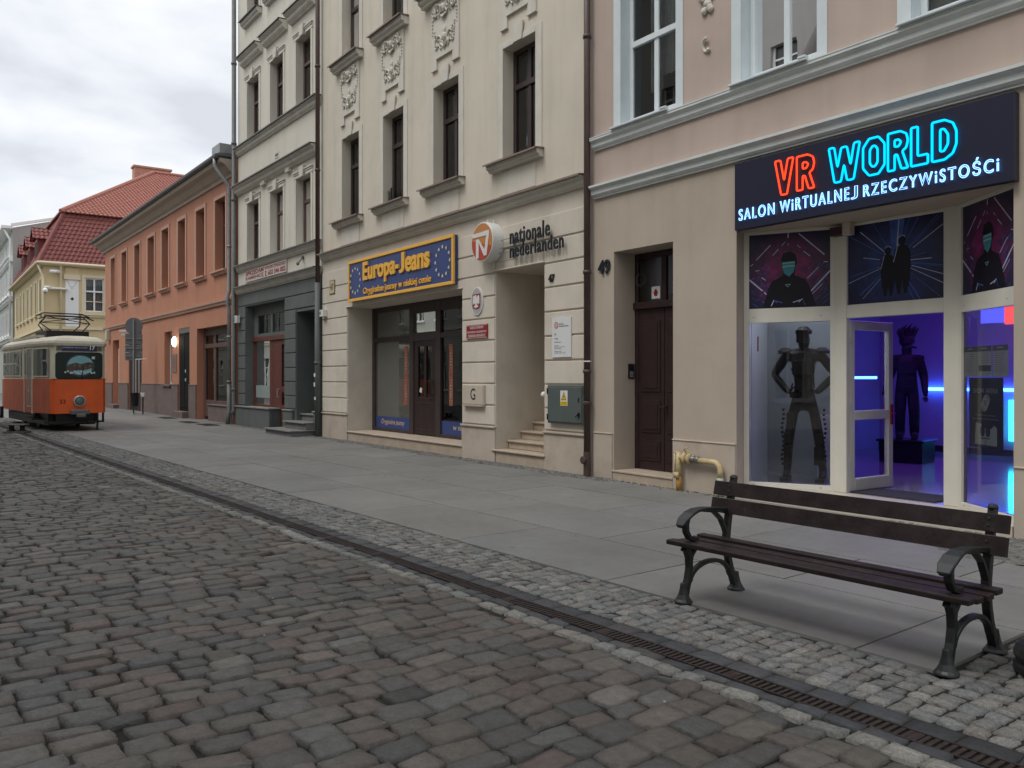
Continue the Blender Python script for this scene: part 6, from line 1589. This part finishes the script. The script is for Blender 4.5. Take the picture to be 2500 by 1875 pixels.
# ================================================================ BENCH
BN = thing('park_bench', 'long dark slatted park bench with black cast iron legs and curled armrests', 'bench', (-3.235, 4.50, 0), R(2.5))
def ribbon(path, widths, x0, x1, mb):
    xs_ = x0 if isinstance(x0, list) else [(x0, x1)] * len(path)
    P = [Vector(p) for p in path]; n = len(P); Lf, Rt = [], []
    for k in range(n):
        d = (P[min(k + 1, n - 1)] - P[max(k - 1, 0)]).normalized(); nn = Vector((-d.y, d.x)); w = widths[k] if isinstance(widths, (list, tuple)) else widths
        Lf.append(P[k] + nn * w / 2); Rt.append(P[k] - nn * w / 2)
    i = len(mb.v)
    for k in range(n):
        for x in xs_[k]:
            mb.v.append((x, Lf[k].x, Lf[k].y)); mb.v.append((x, Rt[k].x, Rt[k].y))
    for k in range(n - 1):
        a = i + 4 * k; b = a + 4
        for q in ((a, b, b + 1, a + 1), (a + 2, a + 3, b + 3, b + 2), (a, a + 2, b + 2, b), (a + 1, b + 1, b + 3, a + 3)): mb.f.append(q); mb.m.append(0)
    mb.f.append((i, i + 1, i + 3, i + 2)); mb.m.append(0); e_ = i + 4 * (n - 1); mb.f.append((e_, e_ + 2, e_ + 3, e_ + 1)); mb.m.append(0)
def arcp(cy, cz, ry, rz, a0, a1, n=12): return [(cy + ry * math.cos(R(a0 + (a1 - a0) * k / n)), cz + rz * math.sin(R(a0 + (a1 - a0) * k / n))) for k in range(n + 1)]
for sx in (-.915, .915):
    a, b_ = sx - .024, sx + .024
    fl = MB(); ribbon([(-.028, .005), (-.022, .03), (-.005, .09), (.02, .16), (.035, .24), (.03, .32), (.01, .37), (-.02, .392)], [.06, .056, .050, .044, .040, .042, .050, .06], a, b_, fl); fl.lathe([(.066, .0), (.066, .012), (.052, .028), (.036, .06), (.026, .10), (.020, .14)], (sx, -.028, 0), 12); ribbon([(.035, .26), (.055, .33), (.10, .375), (.15, .392)], [.03, .03, .03, .03], a + .004, b_ - .004, fl)
    fl.build('front_leg', m_cast, BN, bevel=.008, seg=2)
    rl = MB(); ribbon([(.575, .0), (.565, .03), (.53, .10), (.495, .18), (.47, .27), (.455, .36), (.455, .42), (.47, .52), (.50, .66), (.535, .80), (.545, .845)], [.06, .056, .050, .044, .042, .046, .048, .046, .042, .040, .038], a, b_, rl); rl.lathe([(.066, .0), (.066, .012), (.052, .028), (.036, .06), (.026, .10), (.020, .14)], (sx, .570, 0), 12)
    rl.lathe([(.0, .0), (.026, .004), (.030, .02), (.024, .036), (.0, .042)], (sx, .545, .828), 10)
    rl.build('rear_leg', m_cast, BN, bevel=.008, seg=2)
    br = MB(); ribbon([(.02, .13)] + arcp(.262, .13, .225, .13, 172, 8, 14) + [(.50, .12)], .030, a + .003, b_ - .003, br); ribbon([(-.02, .388), (.10, .385), (.30, .37), (.455, .39)], .034, a, b_, br); ribbon([(.475, .28), (.44, .34), (.36, .372)], .028, a + .004, b_ - .004, br); br.build('brace', m_cast, BN, bevel=.006)
    ar = MB(); ribbon([(.50, .60), (.44, .615), (.34, .632), (.20, .648), (.10, .645), (.03, .625), (-.03, .59), (-.065, .55), (-.06, .535)], [.04, .032, .024, .022, .022, .022, .022, .020, .016], [(sx - w_, sx + w_) for w_ in (.022, .024, .028, .034, .042, .048, .046, .034, .020)], None, ar)
    ribbon([(.01, .60), (-.005, .55), (.0, .50), (.03, .455), (.08, .437), (.12, .445)], [.034, .034, .034, .034, .034, .03], a, b_, ar); ribbon([(.12, .645), (.30, .62), (.38, .56), (.43, .48), (.455, .42)], [.02, .026, .026, .028, .028], a + .003, b_ - .003, ar)
    ar.build('armrest', m_cast, BN, bevel=.006)
for k, y in enumerate((-.065, .050, .165, .280)):
    s_ = MB(); s_.box(-1.05 + rnd.uniform(-.004, .004), 1.045 + rnd.uniform(-.004, .004), y, y + .080, .400 - .012 * (k in (1, 2)), .434 - .012 * (k in (1, 2))); s_.build('seat_slat', m_slat, BN, bevel=.007, seg=2)
for k, (z, y) in enumerate(((.585, .455), (.712, .488))):
    mt = Matrix.Translation((0, y, z)) @ Matrix.Rotation(R(-13), 4, 'X')
    s_ = MB(); s_.box(-1.05, 1.022, -.018, .018, .0, .110 if k == 0 else .105, 0)
    if k == 0: s_.box(-1.04, 1.01, -.010, .014, .1095, .1115, 1)
    for x_ in (-.915, .915):
        for z_ in (.035, .075): s_.lathe([(.009, -.022), (.009, -.0175)], (x_, 0, z_), 8, 2, axis='y')
    s_.build('back_slat', [m_slat, m_slat_worn, m_cast], BN, mat=mt, bevel=.006, seg=2)

# ================================================================ LAMP POST (only its foot shows)
LP = thing('lamp_post', 'black cast iron lamp post foot cut by the right edge', 'lamp post', (-1.945, 5.0, 0))
b = MB(); b.lathe([(.225, 0), (.235, .015), (.235, .045), (.215, .06), (.225, .075), (.235, .10), (.225, .135), (.195, .16), (.175, .17), (.17, .20), (.14, .25), (.105, .34), (.095, .42), (.115, .44), (.115, .47), (.085, .50), (.075, .9), (.09, .93), (.09, .97), (.065, 1.0)], (0, 0, 0), 28); b.build('base', m_cast, LP)
b = MB(); b.tube([(0, 0, .98), (0, 0, 3.6)], [.058, .04], 16); b.lathe([(.06, 0), (.09, .05), (.05, .1)], (0, 0, 3.55), 16); b.build('pole', m_cast, LP, smooth=True)
b = MB(); b.lathe([(.09, 0), (.19, .42), (.20, .45), (.10, .58), (.03, .62), (.02, .72)], (0, 0, 3.66), 8); b.build('lantern', m_cast, LP)

# ================================================================ SIGN POST AND BIN
SP = thing('sign_post', 'grey traffic sign post seen from behind with a round and three square plates', 'traffic sign', (-39.45, 7.62, 0), R(62))
b = MB(); b.tube([(0, .02, 0), (0, .02, 4.15)], .035, 10); b.lathe([(.09, 0), (.09, .02), (.04, .06)], (0, .02, 0), 12); b.build('post', m_pipe_gr, SP)
b = MB(); b.prism(disc_pts(0, 3.86, .37, .37, 26), 'y', .055, .075); b.build('round_plate', m_signback, SP)
for z0, z1 in ((3.05, 3.53), (2.72, 3.03), (2.36, 2.70)):
    b = MB(); b.box(-.36, .36, .055, .075, z0, z1); b.box(-.34, .34, .03, .055, (z0 + z1) / 2 - .02, (z0 + z1) / 2 + .02); b.build('square_plate', m_signback, SP, bevel=.01)
b = MB(); b.box(-.62, -.25, .08, .10, 3.62, 3.70); b.box(-.55, -.25, .12, .14, 3.45, 3.55); b.build('side_plate', m_nn_w, SP)
BI = thing('litter_bin', 'black litter bin hung between two posts below the traffic sign', 'bin', (-39.36, 7.62, 0), R(62))
b = MB(); b.lathe([(.15, .36), (.19, .90), (.205, .90), (.205, .94), (.17, .94), (.15, .5)], (.08, -.16, 0), 16); b.build('bucket', m_black, BI)
b = MB(); b.tube([(.38, .0, 0), (.38, .0, .98)], .03, 8); b.tube([(-.02, -.02, 0), (-.02, -.02, .9)], .02, 8); b.build('post', m_black, BI)
b = MB(); b.tube([(.07, .06, .92), (.07, .06, 2.4)], .014, 6); b.tube([(.20, .06, .92), (.20, .06, 2.4)], .014, 6); b.tube([(.05, .06, 2.4), (.5, .06, 2.42)], .02, 6); b.build('rod', m_nn_w, BI)
b = MB(); b.box(.30, .46, -.08, .06, .76, .94); b.build('bag_box', m_nn_w, BI, bevel=.01)

# ================================================================ HOUSES ACROSS THE STREET (seen mirrored in the glass)
def opposite(x0, x1, h, mat, label, y=-6.6, pitch=2.7):
    O_ = thing('opposite_house', label, 'house', (0, y, 0), R(180))
    hs_ = []; x = -x1 + 1.2
    while x < -x0 - 1.8:
        for z0, z1 in ((.9, 3.2), (5.2, 7.2), (8.9, 10.6), (11.9, 13.4)):
            if z1 < h - .5: hs_.append((x, x + 1.1, z0, z1, .25))
        x += pitch
    b = MB(); b.wall(-x1, -x0, -.2, h, hs_); shell(b, -x1, -x0, h, 10); b.build('wall', mat, O_, recalc=False)
    b = MB(); cornice(b, -x1, -x0, 4.2, 4.5, .2); cornice(b, -x1, -x0, h - .5, h, .5); b.build('cornice', m_trim2, O_)
    b = MB()
    for a, b_, z0, z1, d in hs_:
        b.box(a, b_, .2, .24, z0, z1, 1); b.box(a, a + .08, .16, .2, z0, z1); b.box(b_ - .08, b_, .16, .2, z0, z1); b.box((a + b_) / 2 - .04, (a + b_) / 2 + .04, .165, .2, z0, z1); b.box(a + .08, b_ - .08, .163, .2, z0 + (z1 - z0) * .65, z0 + (z1 - z0) * .65 + .07); b.box(a - .15, b_ + .15, -.12, .0, z0 - .12, z0)
    b.split('window', [m_white, M('mirrored_dark_pane', (.05, .055, .06), rough=.1)], O_)
opposite(-120, -34, 11, m_farwhite, 'long pale house across the street seen only mirrored in shop glass')
opposite(-33.9, -14, 18, m_fargrey, 'grey stuccoed house across the street seen only mirrored in shop glass')
opposite(-13.9, 14, 15, m_cream2, 'cream house across the street behind the viewer seen only mirrored in shop glass')
